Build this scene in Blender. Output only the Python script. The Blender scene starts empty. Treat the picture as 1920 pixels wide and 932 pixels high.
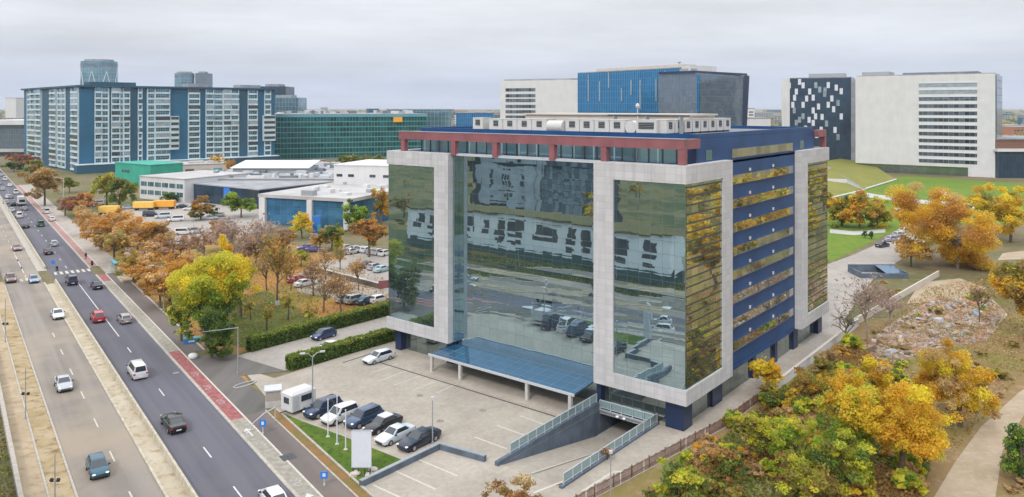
import bpy, bmesh, math, random
import numpy as np
from mathutils import Vector, Matrix
from mathutils.geometry import tessellate_polygon
R = math.radians
C = bpy.context.scene.collection
sc = bpy.context.scene
random.seed(7)
# ------------------------------------------------------------------ camera model
F, HY, CX, H = 1451.0, 200.0, 960.0, 36.0
def G(px, py, z=0.0):
    Y = F * (H - z) / (py - HY)
    return Vector(((px - CX) / F * Y, Y, z))
def atY(px, Y, z=0.0):
    return Vector(((px - CX) / F * Y, Y, z))
P0 = Vector((19.04, 84.5, 0))                       # near corner of the main office block
LX = Vector((.779, -.627, 0)); LY = Vector((.627, .779, 0))
LROT = math.atan2(-.627, .779)
def L(x, y, z=0.0):
    return P0 + LX * x + LY * y + Vector((0, 0, z))
def W(s, t, z=0.0):                                 # road frame: s across, t along
    return Vector((s * .806 - t * .592, s * .592 + t * .806, z))
RROT = math.atan2(.806, -.592)                      # heading away along the road
def ray_line(A, B, px):                             # distance along AB where pixel column px cuts it
    k = (px - CX) / F
    d = (B - A).normalized()
    return (k * A.y - A.x) / (d.x - k * d.y)
# ------------------------------------------------------------------ materials
class NT:
    def __init__(s, name):
        s.m = bpy.data.materials.new(name); s.m.use_nodes = True
        s.t = s.m.node_tree; s.b = s.t.nodes['Principled BSDF']
    def n(s, typ, **kw):
        nd = s.t.nodes.new(typ)
        for k, v in kw.items(): setattr(nd, k, v)
        return nd
    def link(s, a, b): s.t.links.new(a, b)
    def put(s, sock, v):
        if isinstance(v, bpy.types.NodeSocket): s.link(v, sock)
        elif v is not None: sock.default_value = v
    def math(s, op, a, b=None, c=None):
        nd = s.n('ShaderNodeMath', operation=op)
        for i, v in enumerate((a, b, c)):
            if v is not None: s.put(nd.inputs[i], v)
        return nd.outputs[0]
    def vec(s, op, a, b=None, scale=None):
        nd = s.n('ShaderNodeVectorMath', operation=op)
        s.put(nd.inputs[0], a)
        if b is not None: s.put(nd.inputs[1], b)
        if scale is not None: s.put(nd.inputs['Scale'], scale)
        return nd.outputs[0]
    def mix(s, f, a, b, blend='MIX'):
        nd = s.n('ShaderNodeMix', data_type='RGBA', blend_type=blend)
        s.put(nd.inputs[0], f); s.put(nd.inputs[6], a); s.put(nd.inputs[7], b)
        return nd.outputs[2]
    def coord(s, kind='Object'):
        return s.n('ShaderNodeTexCoord').outputs[kind]
    def noise(s, scale, detail=4, rough=.55, vec=None, stretch=None, out='Fac'):
        nd = s.n('ShaderNodeTexNoise'); nd.inputs['Scale'].default_value = scale
        nd.inputs['Detail'].default_value = detail; nd.inputs['Roughness'].default_value = rough
        v = vec if vec is not None else s.coord()
        if stretch:
            mp = s.n('ShaderNodeMapping'); s.link(v, mp.inputs[0]); mp.inputs['Scale'].default_value = stretch; v = mp.outputs[0]
        s.link(v, nd.inputs['Vector'])
        return nd.outputs[out]
    def ramp(s, fac, lo, hi):
        nd = s.n('ShaderNodeMapRange', clamp=True)
        s.link(fac, nd.inputs[0]); nd.inputs[1].default_value = lo; nd.inputs[2].default_value = hi
        return nd.outputs[0]
def col(c): return (c[0], c[1], c[2], 1)
def dim(c, k): return (c[0] * k, c[1] * k, c[2] * k)
def plain(name, c, rough=.6, metal=0, var=.12, scale=3, c2=None, bump=0, spec=.5, coat=0, st=0):
    k = NT(name)
    f = k.ramp(k.noise(scale, 6), .35, .65)
    a = k.mix(f, col(dim(c, 1 - var)), col(c2 if c2 else dim(c, 1 + var)))
    if st: a = k.mix(k.math('MULTIPLY', k.ramp(k.noise(1.1, 5, .65, None, (1, 1, .05)), .5, .72), st), a, col((c[0] * .45 + .02, c[1] * .45 + .018, c[2] * .45 + .015)))
    k.link(a, k.b.inputs['Base Color'])
    k.b.inputs['Roughness'].default_value = rough; k.b.inputs['Metallic'].default_value = metal
    k.b.inputs['Specular IOR Level'].default_value = spec; k.b.inputs['Coat Weight'].default_value = coat
    if bump:
        bm = k.n('ShaderNodeBump'); bm.inputs['Strength'].default_value = bump; bm.inputs['Distance'].default_value = .05
        k.link(k.noise(scale * 6, 4), bm.inputs['Height']); k.link(bm.outputs[0], k.b.inputs['Normal'])
    return k.m
def ground(name, c1, c2, c3, s1=.08, s2=.9, rough=.95, lo=.42, hi=.6, fine=8., fv=.25, gk=.8):
    k = NT(name); c1, c2, c3 = dim(c1, gk), dim(c2, gk), dim(c3, gk)
    a = k.mix(k.ramp(k.noise(s1, 5), lo, hi), col(c1), col(c2))
    b = k.mix(k.ramp(k.noise(s2, 6, .65), .5, .68), a, col(c3))
    v = k.math('MULTIPLY_ADD', k.noise(fine, 5, .7), fv * 2, 1 - fv)
    k.link(k.vec('SCALE', b, scale=v), k.b.inputs['Base Color'])
    k.b.inputs['Roughness'].default_value = rough; k.b.inputs['Specular IOR Level'].default_value = .2
    return k.m
def asphalt(name, c, warm, amt=.5):
    k = NT(name); c = dim(c, .78); warm = dim(warm, .78)
    cd = k.n('ShaderNodeTexCoord').outputs['Object']
    tr = k.ramp(k.noise(.55, 3, .5, cd, (1, .03, 1)), .4, .62)       # wheel tracks run along the road (local y)
    a = k.mix(tr, col(dim(c, .86)), col(dim(c, 1.12)))
    p = k.ramp(k.noise(.06, 5, .6, cd), .45, .62)
    a = k.mix(k.math('MULTIPLY', p, amt), a, col(warm))
    v = k.math('MULTIPLY_ADD', k.noise(14, 4, .7, cd), .35, .83)
    k.link(k.vec('SCALE', a, scale=v), k.b.inputs['Base Color'])
    k.b.inputs['Roughness'].default_value = .85; k.b.inputs['Specular IOR Level'].default_value = .3
    return k.m
def paver(name, c, size=(.6, .6), joint=.75, var=.1, dirt=(.3, .25, .2), gk=.78, st=.35, streak=0):
    k = NT(name); c = dim(c, gk); dirt = dim(dirt, gk)
    uv = k.coord('UV'); sp = k.n('ShaderNodeSeparateXYZ'); k.link(uv, sp.inputs[0])
    fx = k.math('FRACT', k.math('DIVIDE', sp.outputs[0], size[0])); fy = k.math('FRACT', k.math('DIVIDE', sp.outputs[1], size[1]))
    ln = k.math('MAXIMUM', k.math('LESS_THAN', fx, .05), k.math('LESS_THAN', fy, .05))
    a = k.mix(k.ramp(k.noise(.12, 6, .6), .38, .64), col(dim(c, 1 - var)), col(dim(c, 1 + var * .6)))
    a = k.mix(k.math('MULTIPLY', k.ramp(k.noise(.5, 6, .7), .55, .75), st), a, col(dirt))
    cb = k.n('ShaderNodeCombineXYZ'); k.link(k.math('FLOOR', k.math('DIVIDE', sp.outputs[0], size[0])), cb.inputs[0]); k.link(k.math('FLOOR', k.math('DIVIDE', sp.outputs[1], size[1])), cb.inputs[1])
    wn_ = k.n('ShaderNodeTexWhiteNoise', noise_dimensions='3D'); k.link(cb.outputs[0], wn_.inputs['Vector']); a = k.vec('SCALE', a, scale=k.math('MULTIPLY_ADD', wn_.outputs['Value'], .13, .935))
    if streak: a = k.mix(k.math('MULTIPLY', k.ramp(k.noise(1.3, 5, .65, None, (1, 1, .05)), .5, .74), streak), a, col(dim(c, .5)))
    a = k.mix(k.math('MULTIPLY', ln, 1 - joint), a, col(dim(c, .5)))
    v = k.math('MULTIPLY_ADD', k.noise(6, 4, .7), .24, .88)
    k.link(k.vec('SCALE', a, scale=v), k.b.inputs['Base Color'])
    k.b.inputs['Roughness'].default_value = .9; k.b.inputs['Specular IOR Level'].default_value = .2
    return k.m
def curtain(name, tint, base, pu, pv, lw=.05, line=(.08, .1, .11), metal=.8, tilt=.006, rough=.03, cellvar=.25, wave=.0, off=(0, 0), lv=None, row=.0):
    """coated glazing: pane grid in metres on the wall, every pane set a hair out of true, slight colour change pane to pane"""
    k = NT(name)
    uv = k.coord('UV'); sp = k.n('ShaderNodeSeparateXYZ'); k.link(uv, sp.inputs[0])
    u = k.math('DIVIDE', k.math('ADD', sp.outputs[0], off[0]), pu); v = k.math('DIVIDE', k.math('ADD', sp.outputs[1], off[1]), pv)
    ln = k.math('MAXIMUM', k.math('LESS_THAN', k.math('FRACT', u), lw / pu), k.math('LESS_THAN', k.math('FRACT', v), (lv if lv is not None else lw) / pv))
    cb = k.n('ShaderNodeCombineXYZ'); k.link(k.math('FLOOR', u), cb.inputs[0]); k.link(k.math('FLOOR', v), cb.inputs[1])
    wn = k.n('ShaderNodeTexWhiteNoise', noise_dimensions='3D'); k.link(cb.outputs[0], wn.inputs['Vector'])
    cc = k.mix(k.math('MULTIPLY', wn.outputs['Value'], cellvar), col(tint), col(base))
    k.link(k.mix(ln, cc, col(line)), k.b.inputs['Base Color'])
    k.link(k.math('MULTIPLY', k.math('SUBTRACT', 1, ln), metal), k.b.inputs['Metallic'])
    k.link(k.math('MULTIPLY_ADD', ln, .5, rough), k.b.inputs['Roughness'])
    geo = k.n('ShaderNodeNewGeometry').outputs['Normal']
    dv = k.vec('SCALE', k.vec('SUBTRACT', wn.outputs['Color'], (.5, .5, .5)), scale=tilt)
    nn = k.vec('ADD', geo, dv)
    if row:
        wr = k.n('ShaderNodeTexWhiteNoise', noise_dimensions='1D'); k.link(k.math('FLOOR', k.math('MULTIPLY', v, 2)), wr.inputs['W'])
        cz = k.n('ShaderNodeCombineXYZ'); k.link(k.math('MULTIPLY', k.math('SUBTRACT', wr.outputs['Value'], .5), row), cz.inputs[2]); nn = k.vec('ADD', nn, cz.outputs[0])
    if wave:
        ns = k.noise(.55, 3, .5, k.coord('Object'), (.6, .6, 1.3), out='Color')
        nn = k.vec('ADD', nn, k.vec('SCALE', k.vec('SUBTRACT', ns, (.5, .5, .5)), scale=wave))
    k.link(k.vec('NORMALIZE', nn), k.b.inputs['Normal'])
    return k.m
def objcol(name, rough=.3, metal=.0, coat=.6, var=.06):
    k = NT(name)
    oc = k.n('ShaderNodeObjectInfo').outputs['Color']
    v = k.math('MULTIPLY_ADD', k.noise(2.5, 4), var * 2, 1 - var)
    k.link(k.vec('SCALE', oc, scale=v), k.b.inputs['Base Color'])
    k.b.inputs['Roughness'].default_value = rough; k.b.inputs['Metallic'].default_value = metal; k.b.inputs['Coat Weight'].default_value = coat
    k.b.inputs['Coat Roughness'].default_value = .05
    return k.m
def leafmat(name):
    k = NT(name)
    at = k.n('ShaderNodeAttribute', attribute_name='tint').outputs['Color']
    out = k.t.nodes['Material Output']
    k.link(at, k.b.inputs['Base Color']); k.b.inputs['Roughness'].default_value = .6; k.b.inputs['Specular IOR Level'].default_value = .25
    tr = k.n('ShaderNodeBsdfTranslucent'); k.link(at, tr.inputs['Color'])
    mx = k.n('ShaderNodeMixShader'); mx.inputs[0].default_value = .58
    k.link(k.b.outputs[0], mx.inputs[1]); k.link(tr.outputs[0], mx.inputs[2]); k.link(mx.outputs[0], out.inputs['Surface'])
    return k.m
M = {}
M['ground'] = ground('ground_earth', (.20, .165, .10), (.13, .135, .05), (.27, .20, .12), .03, .5)
M['scrub'] = ground('scrub_earth', (.24, .16, .075), (.19, .17, .05), (.32, .22, .13), .07, .6, gk=.9)
M['leaflitter'] = ground('leaf_litter_lawn', (.33, .18, .06), (.25, .21, .055), (.42, .20, .08), .09, .8, gk=.9)
M['lawn'] = ground('lawn_grass', (.14, .24, .025), (.19, .27, .03), (.11, .19, .03), .05, .6, fv=.15, gk=.72)
M['verge'] = ground('verge_grass', (.07, .12, .025), (.12, .14, .035), (.17, .14, .06), .15, 1.2, gk=.9)
M['turf'] = ground('turf', (.10, .18, .02), (.16, .23, .03), (.05, .09, .02), .3, 1.5, gk=.62)
M['field'] = ground('field_grass', (.085, .10, .035), (.19, .15, .05), (.05, .075, .03), .05, .25, lo=.46, hi=.54)
M['road'] = asphalt('road_asphalt', (.13, .127, .155), (.155, .147, .16), .6)
M['oldroad'] = asphalt('dusty_asphalt', (.27, .24, .21), (.37, .305, .235), .85)
M['entry'] = asphalt('entrance_asphalt', (.15, .14, .135), (.19, .17, .15), .5)
M['walk'] = asphalt('footway_asphalt', (.17, .145, .135), (.22, .18, .155), .6)
M['dustwalk'] = ground('dusty_footway', (.43, .34, .23), (.50, .40, .28), (.33, .24, .14), .2, .9, fv=.15)
M['dirtstrip'] = ground('dirt_strip', (.45, .36, .23), (.38, .29, .16), (.22, .15, .07), .3, .7, fv=.2)
M['lot'] = paver('lot_paving', (.45, .40, .34), (.4, .4), .8, .14, (.27, .24, .205), .79, .4)
M['lane'] = paver('lane_paving', (.42, .385, .35), (.5, .5), .85)
M['carpark'] = ground('car_park_asphalt', (.42, .38, .34), (.36, .33, .31), (.46, .42, .38), .06, .5, fv=.1)
M['path'] = ground('dirt_path', (.46, .37, .27), (.40, .31, .21), (.50, .41, .31), .25, 1.2, fv=.15)
M['rubble'] = ground('rubble_ground', (.30, .19, .12), (.50, .40, .34), (.20, .11, .06), .22, 1.0, fv=.4)
M['bikered'] = plain('cycle_lane_red', (.26, .085, .085), .9, var=.3, scale=1.5)
M['bikegrey'] = plain('cycle_lane_grey', (.26, .24, .20), .9, var=.2, scale=1.5)
M['paint'] = plain('road_paint', (.50, .49, .48), .8, var=.2, scale=4)
M['paintworn'] = plain('worn_paint', (.46, .43, .38), .8, var=.12, scale=4)
M['kerb'] = plain('kerb_concrete', (.36, .33, .29), .9, var=.15, scale=2)
M['barrier'] = plain('barrier_concrete', (.40, .36, .28), .9, var=.18, scale=1.2)
M['concrete'] = plain('concrete', (.42, .41, .39), .85, var=.12, scale=1)
M['white'] = plain('white_render', (.54, .54, .545), .8, var=.05, scale=.2, st=.16)
M['cream'] = plain('cream_render', (.48, .43, .38), .8, var=.07, scale=.3)
M['clad'] = paver('white_cladding', (.475, .47, .48), (1.3, .75), .6, .06, (.40, .385, .37), .98, .25, .4)
M['blue'] = plain('blue_cladding', (.010, .055, .165), .4, var=.16, scale=.25, spec=.3, st=.35)
M['navy'] = plain('navy_cladding', (.010, .024, .07), .4, var=.1, scale=.3)
M['red'] = plain('red_cladding', (.225, .08, .092), .5, var=.14, scale=.5, st=.4)
M['roofgrey'] = plain('roof_membrane', (.25, .26, .28), .9, var=.2, scale=.2)
M['roofdark'] = plain('roof_felt', (.16, .17, .19), .9, var=.2, scale=.2)
M['rooflight'] = plain('roof_pale', (.38, .37, .37), .9, var=.12, scale=.15)
M['metal'] = plain('grey_metal', (.34, .36, .38), .45, .4, var=.08)
M['darkmetal'] = plain('dark_metal', (.05, .055, .06), .5, .3, var=.1)
M['steel'] = plain('pale_steel', (.55, .57, .6), .4, .4, var=.06)
M['black'] = plain('black_rubber_and_shade', (.018, .018, .018), .8)
M['fadedpaint'] = plain('faded_paint', (.34, .32, .31), .85, var=.25, scale=4)
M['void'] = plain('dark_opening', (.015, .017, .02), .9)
M['slate'] = plain('slate_blue_wall', (.085, .112, .15), .7, st=.4, var=.25, scale=.6)
M['acwhite'] = plain('unit_casing', (.50, .49, .48), .6, var=.05)
M['rust'] = plain('rusty_steel', (.16, .08, .055), .9, var=.35, scale=2)
M['bark'] = plain('bark', (.12, .095, .07), .95, var=.3, scale=3)
M['barkpale'] = plain('pale_bark', (.26, .215, .18), .95, var=.25, scale=3)
M['glass_front'] = curtain('mirror_glazing', (.43, .57, .63), (.33, .46, .52), 1.5, 1.5, .025, (.10, .14, .15), .96, .006, .012, .45, .012, row=.034)
M['glass_side'] = curtain('mirror_glazing_banded', (.68, .70, .56), (.34, .39, .34), 1.6, 1.0, .04, (.045, .06, .05), .94, .006, .015, .8, .008, lv=.2, row=.06)
M['glass_strip'] = curtain('ribbon_glazing', (.70, .69, .58), (.34, .39, .38), 1.6, 4, .05, (.05, .07, .12), .93, .02, .02, .9, .014)
M['glass_dark'] = curtain('shop_glazing', (.30, .36, .36), (.16, .2, .2), 2.2, 4, .06, (.05, .06, .07), .85, .006, .03, .6)
M['glass_green'] = curtain('green_glazing', (.03, .15, .165), (.010, .06, .07), 2.2, 3.6, .25, (.055, .20, .20), .5, .03, .06, 1.0, lv=.75)
M['glass_blue'] = curtain('blue_glazing', (.025, .16, .33), (.015, .10, .23), 1.6, 3.8, .28, (.05, .24, .46), .4, .02, .08, .6, lv=.1)
M['glass_teal'] = curtain('teal_glazing', (.22, .36, .42), (.08, .18, .24), 3, 4, .2, (.2, .3, .34), .7, .02, .1, .7)
M['glass_grey'] = curtain('grey_glazing', (.19, .25, .31), (.12, .17, .22), 1.2, 3.8, .25, (.10, .12, .15), .6, .03, .1, .6)
M['glass_navy'] = curtain('navy_glazing', (.035, .07, .11), (.02, .04, .07), 1.8, 3.8, .1, (.015, .02, .03), .3, .02, .1, .8)
M['glass_retail'] = curtain('retail_glazing', (.06, .22, .40), (.03, .12, .25), 2.5, 3, .1, (.04, .1, .18), .55, .02, .08, .8)
M['glass_res'] = curtain('flat_glazing', (.17, .30, .36), (.04, .10, .13), 1.4, 3.25, .1, (.34, .44, .5), .65, .03, .08, .9)
M['canopy'] = curtain('canopy_glass', (.03, .10, .185), (.02, .075, .15), 1.6, 1.6, .06, (.08, .15, .21), .25, .004, .06, .6)
M['ribbon'] = curtain('office_ribbon', (.16, .21, .25), (.015, .02, .025), 2.4, 40, .12, (.3, .32, .34), .5, .01, .06, 1.0)
M['panelglass'] = plain('railing_glass', (.25, .36, .38), .15, .3, var=.1)
M['resblue'] = plain('apartment_blue', (.014, .10, .185), .6, var=.12, scale=.08)
M['resdark'] = plain('apartment_dark', (.018, .075, .125), .6, var=.12, scale=.1)
M['reswhite'] = plain('balcony_white', (.47, .56, .60), .6, var=.1, scale=.2)
M['window'] = plain('window_glass', (.035, .05, .06), .08, 0, var=.3, scale=.5, spec=.9)
M['windowpale'] = plain('pale_window', (.30, .36, .40), .15, .3, var=.2, scale=.4)
M['greenwall'] = plain('green_render', (.03, .30, .22), .7, var=.12, scale=.2)
M['orange'] = plain('orange_paint', (.72, .33, .03), .5, var=.08)
M['yellow'] = plain('yellow_paint', (.74, .46, .10), .5, var=.08)
M['signblue'] = plain('sign_blue', (.02, .16, .55), .5, var=.05)
M['signwhite'] = plain('sign_white', (.56, .58, .64), .5, var=.02)
M['teal'] = plain('teal_paint', (.08, .30, .36), .5, var=.08)
M['brick'] = plain('brick', (.34, .15, .09), .9, var=.2, scale=1.5)
M['carglass'] = plain('car_glass', (.02, .028, .034), .05, 0, var=.05, spec=.9)
M['rim'] = plain('wheel_rim', (.42, .43, .45), .35, .7, var=.05)
M['lamp'] = plain('head_lamp', (.75, .76, .78), .15, .2, var=.03)
M['tail'] = plain('tail_lamp', (.42, .02, .02), .25, 0, var=.05)
M['plate'] = plain('number_plate', (.7, .7, .68), .5, var=.02)
M['paintcar'] = objcol('car_paint', .28, .15)
M['colour'] = objcol('render_paint', .8, 0, 0)
M['leaf'] = leafmat('leaves')
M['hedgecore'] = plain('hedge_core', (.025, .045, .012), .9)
# ------------------------------------------------------------------ mesh building
class MB:
    def __init__(s, o=(0, 0, 0), ax=None, ay=None):
        s.v = []; s.f = []; s.mi = []; s.mats = []; s.o = Vector(o)
        s.ax = Vector(ax) if ax is not None else None; s.ay = Vector(ay) if ay is not None else None
        s.sm = False
    def P(s, p):
        p = Vector(p)
        if s.ax is None: return p + s.o
        return s.o + s.ax * p.x + s.ay * p.y + Vector((0, 0, p.z))
    def mat(s, m):
        m = M[m] if isinstance(m, str) else m
        if m not in s.mats: s.mats.append(m)
        return s.mats.index(m)
    def add(s, verts, faces, m):
        i = s.mat(m); b = len(s.v)
        s.v += [s.P(p) for p in verts]; s.f += [tuple(b + k for k in f) for f in faces]; s.mi += [i] * len(faces)
        return s
    def box(s, x0, x1, y0, y1, z0, z1, m):
        v = [(x, y, z) for z in (z0, z1) for y in (y0, y1) for x in (x0, x1)]
        return s.add(v, [(0, 2, 3, 1), (4, 5, 7, 6), (0, 1, 5, 4), (2, 6, 7, 3), (0, 4, 6, 2), (1, 3, 7, 5)], m)
    def quad(s, a, b, c, d, m): return s.add([a, b, c, d], [(0, 1, 2, 3)], m)
    def prism(s, pts, z0, z1, m, bottom=True):
        n = len(pts)
        v = [(p[0], p[1], z0) for p in pts] + [(p[0], p[1], z1) for p in pts]
        f = [(i, (i + 1) % n, n + (i + 1) % n, n + i) for i in range(n)] + [tuple(range(n, 2 * n))]
        if bottom: f.append(tuple(range(n - 1, -1, -1)))
        return s.add(v, f, m)
    def tube(s, pts, rad, m, n=8, cap=True):
        pts = [Vector(p) for p in pts]
        if not hasattr(rad, '__len__'): rad = [rad] * len(pts)
        v = []; f = []
        for i, p in enumerate(pts):
            d = (pts[min(i + 1, len(pts) - 1)] - pts[max(i - 1, 0)]).normalized()
            a = d.orthogonal().normalized(); c = d.cross(a)
            for k in range(n):
                t = 2 * math.pi * k / n
                v.append(p + (a * math.cos(t) + c * math.sin(t)) * rad[i])
            if i:
                f += [((i - 1) * n + k, (i - 1) * n + (k + 1) % n, i * n + (k + 1) % n, i * n + k) for k in range(n)]
        if cap: f += [tuple(range(n - 1, -1, -1)), tuple(range((len(pts) - 1) * n, len(pts) * n))]
        return s.add(v, f, m)
    def blob(s, c, r, m, n=8):
        v = []; f = []
        for i in range(n // 2 + 1):
            ph = math.pi * i / (n // 2)
            for k in range(n):
                t = 2 * math.pi * k / n
                v.append((c[0] + r[0] * math.sin(ph) * math.cos(t), c[1] + r[1] * math.sin(ph) * math.sin(t), c[2] + r[2] * math.cos(ph)))
                if i: f.append(((i - 1) * n + k, i * n + k, i * n + (k + 1) % n, (i - 1) * n + (k + 1) % n))
        return s.add(v, f, m)
    def build(s, name, parent=None, smooth=None, label=None, color=None):
        me = bpy.data.meshes.new(name)
        me.from_pydata([tuple(p) for p in s.v], [], s.f)
        for m in s.mats: me.materials.append(m)
        me.polygons.foreach_set('material_index', s.mi)
        bm = bmesh.new(); bm.from_mesh(me)
        if len(s.f) < 20000: bmesh.ops.recalc_face_normals(bm, faces=bm.faces)
        uv = bm.loops.layers.uv.new('uv')
        for f in bm.faces:
            n = f.normal
            if abs(n.z) < .7:
                h = Vector((-n.y, n.x, 0)).normalized()
                for l in f.loops: l[uv].uv = (l.vert.co.dot(h), l.vert.co.z)
            else:
                for l in f.loops: l[uv].uv = (l.vert.co.x, l.vert.co.y)
        bm.to_mesh(me); bm.free()
        if smooth:
            me.polygons.foreach_set('use_smooth', [True] * len(me.polygons))
            me.set_sharp_from_angle(angle=R(smooth))
        o = bpy.data.objects.new(name, me); C.objects.link(o)
        if parent: o.parent = parent
        if label: o['label'] = label
        if color: o.color = (*color, 1)
        return o
def flip_up(o):
    return o
def tag(o, label, cat, group=None, kind=None):
    o['label'] = label; o['category'] = cat
    if group: o['group'] = group
    if kind: o['kind'] = kind
    return o
def thing(name, label, cat, loc=(0, 0, 0), rz=0, group=None):
    o = bpy.data.objects.new(name, None); C.objects.link(o); o.empty_display_size = .5
    o.location = loc; o.rotation_euler = (0, 0, rz)
    return tag(o, label, cat, group)
KIDS = {}
def copy_tree(o, color=None):
    c = o.copy(); C.objects.link(c)
    for ch in o.children:
        d = ch.copy(); C.objects.link(d); d.parent = c
        if color and 'body' in ch.name: d.color = (*color, 1)
        for g in ch.children:
            e = g.copy(); C.objects.link(e); e.parent = d
    return c
def sheet(name, pts, z, m, holes=(), kind='structure', label=None, cat='ground'):
    """flat polygon (world points), own origin so textures run in its own frame"""
    loops = [[Vector((p[0], p[1], 0)) for p in pts]] + [[Vector((p[0], p[1], 0)) for p in h] for h in holes]
    tri = tessellate_polygon(loops)
    flat = [p for l in loops for p in l]
    me = bpy.data.meshes.new(name)
    fs = []
    for a, b, c in tri:
        n = (flat[b] - flat[a]).cross(flat[c] - flat[a]).z
        if abs(n) < 1e-9: continue
        fs.append((a, b, c) if n > 0 else (c, b, a))
    me.from_pydata([(p.x, p.y, z) for p in flat], [], fs)
    uv = me.uv_layers.new(name='uv')
    for l in me.loops:
        p = flat[l.vertex_index] - P0
        uv.data[l.index].uv = (p.dot(LX), p.dot(LY))
    me.materials.append(M[m])
    o = bpy.data.objects.new(name, me); C.objects.link(o)
    o['kind'] = kind; o['label'] = label or name.replace('_', ' ') + ' in the scene'; o['category'] = cat
    return o
def strip(name, s0, s1, t0, t1, z, m, label, cat='road', h=0, kind='structure'):
    """straight strip along the road, local y along the road"""
    mb = MB()
    if h: mb.box(s0, s1, t0, t1, z, z + h, m)
    else: mb.quad((s0, t0, z), (s1, t0, z), (s1, t1, z), (s0, t1, z), m)
    o = mb.build(name); o.rotation_euler = (0, 0, math.atan2(.592, .806))
    o['kind'] = kind; o['label'] = label; o['category'] = cat
    return o
# ------------------------------------------------------------------ camera, world, sun
cam = bpy.data.cameras.new('camera'); co = bpy.data.objects.new('camera', cam); C.objects.link(co)
cam.sensor_width = 36; cam.lens = F / 1920 * 36; cam.shift_y = -(466 - HY) / 1920; cam.clip_end = 30000; cam.clip_start = .5
co.location = (0, 0, H); co.rotation_euler = (R(90), 0, 0); sc.camera = co
w = bpy.data.worlds.new('World'); sc.world = w; w.use_nodes = True
nt = w.node_tree; bg = nt.nodes['Background']
HAZE = 7.5e-5
SUN_EL, SUN_AZ = R(42), R(205)                       # azimuth clockwise from +Y: behind the camera, to the left
sky = nt.nodes.new('ShaderNodeTexSky'); sky.sky_type = 'NISHITA'; sky.sun_disc = False; sky.sun_elevation = SUN_EL; sky.sun_rotation = SUN_AZ
sky.air_density = 1.5; sky.dust_density = 4
def wn(t, **k):
    n = nt.nodes.new(t)
    for a, b in k.items(): setattr(n, a, b)
    return n
tc = wn('ShaderNodeTexCoord'); sp = wn('ShaderNodeSeparateXYZ'); nt.links.new(tc.outputs['Generated'], sp.inputs[0])
mr = wn('ShaderNodeMapRange'); mr.inputs[1].default_value = 0; mr.inputs[2].default_value = 1; nt.links.new(sp.outputs[2], mr.inputs[0])
rp = wn('ShaderNodeValToRGB'); nt.links.new(mr.outputs[0], rp.inputs[0])
e = rp.color_ramp.elements
e[0].position = 0; e[0].color = (.53, .605, .755, 1); e[1].position = 1; e[1].color = (1.95, 2.0, 2.08, 1)
for p_, c_ in ((.03, (.575, .64, .77, 1)), (.08, (.69, .725, .80, 1)), (.16, (.80, .825, .87, 1)), (.5, (1.5, 1.54, 1.6, 1))):
    q = e.new(p_); q.color = c_
mp = wn('ShaderNodeMapping'); mp.inputs['Scale'].default_value = (2.2, 2.2, 14); nt.links.new(tc.outputs['Generated'], mp.inputs[0])
nz = wn('ShaderNodeTexNoise'); nz.inputs['Scale'].default_value = 1.6; nz.inputs['Detail'].default_value = 5; nz.inputs['Roughness'].default_value = .55; nt.links.new(mp.outputs[0], nz.inputs['Vector'])
mr2 = wn('ShaderNodeMapRange'); mr2.inputs[1].default_value = .3; mr2.inputs[2].default_value = .7; mr2.inputs[3].default_value = .88; mr2.inputs[4].default_value = 1.12; nt.links.new(nz.outputs[0], mr2.inputs[0])
vs = wn('ShaderNodeVectorMath', operation='SCALE'); nt.links.new(rp.outputs[0], vs.inputs[0]); nt.links.new(mr2.outputs[0], vs.inputs['Scale'])
v10 = wn('ShaderNodeVectorMath', operation='SCALE'); nt.links.new(vs.outputs[0], v10.inputs[0]); v10.inputs['Scale'].default_value = 10.0   # cloud deck, in units of the sky texture
mxw = wn('ShaderNodeMix', data_type='RGBA'); mxw.inputs[0].default_value = .9
nt.links.new(sky.outputs[0], mxw.inputs[6]); nt.links.new(v10.outputs[0], mxw.inputs[7]); nt.links.new(mxw.outputs[2], bg.inputs['Color'])
bg.inputs['Strength'].default_value = .1
sl = bpy.data.lights.new('sun', 'SUN'); so = bpy.data.objects.new('sun', sl); C.objects.link(so)
sl.energy = 1.5; sl.angle = R(10); sl.color = (1, .96, .91)
so.rotation_euler = Vector((-math.sin(SUN_AZ) * math.cos(SUN_EL), -math.cos(SUN_AZ) * math.cos(SUN_EL), -math.sin(SUN_EL))).to_track_quat('-Z', 'Y').to_euler()
sc.view_settings.view_transform = 'Standard'; sc.view_settings.look = 'None'; sc.view_settings.exposure = .17; sc.view_settings.gamma = 1
sc.render.engine = 'CYCLES'; sc.cycles.max_bounces = 8; sc.cycles.glossy_bounces = 5; sc.cycles.use_denoising = True
sc.cycles.transparent_max_bounces = 6; sc.cycles.diffuse_bounces = 6
M['median'] = ground('median_earth', (.46, .39, .29), (.52, .46, .36), (.33, .25, .15), .2, .9, fv=.15)
# ------------------------------------------------------------------ air
hm = bpy.data.materials.new('haze_air'); hm.use_nodes = True; hnt = hm.node_tree
hnt.nodes.remove(hnt.nodes['Principled BSDF']); pv = hnt.nodes.new('ShaderNodeVolumePrincipled')
pv.inputs['Color'].default_value = (.86, .90, 1, 1); pv.inputs['Density'].default_value = HAZE; pv.inputs['Anisotropy'].default_value = .2
hnt.links.new(pv.outputs[0], hnt.nodes['Material Output'].inputs['Volume'])
hb_ = MB(); hb_.box(-9200, 9200, -3200, 12200, -6, 130, hm); tag(hb_.build('haze'), 'thin bluish haze in the air over the whole district', 'haze', kind='stuff')
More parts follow.
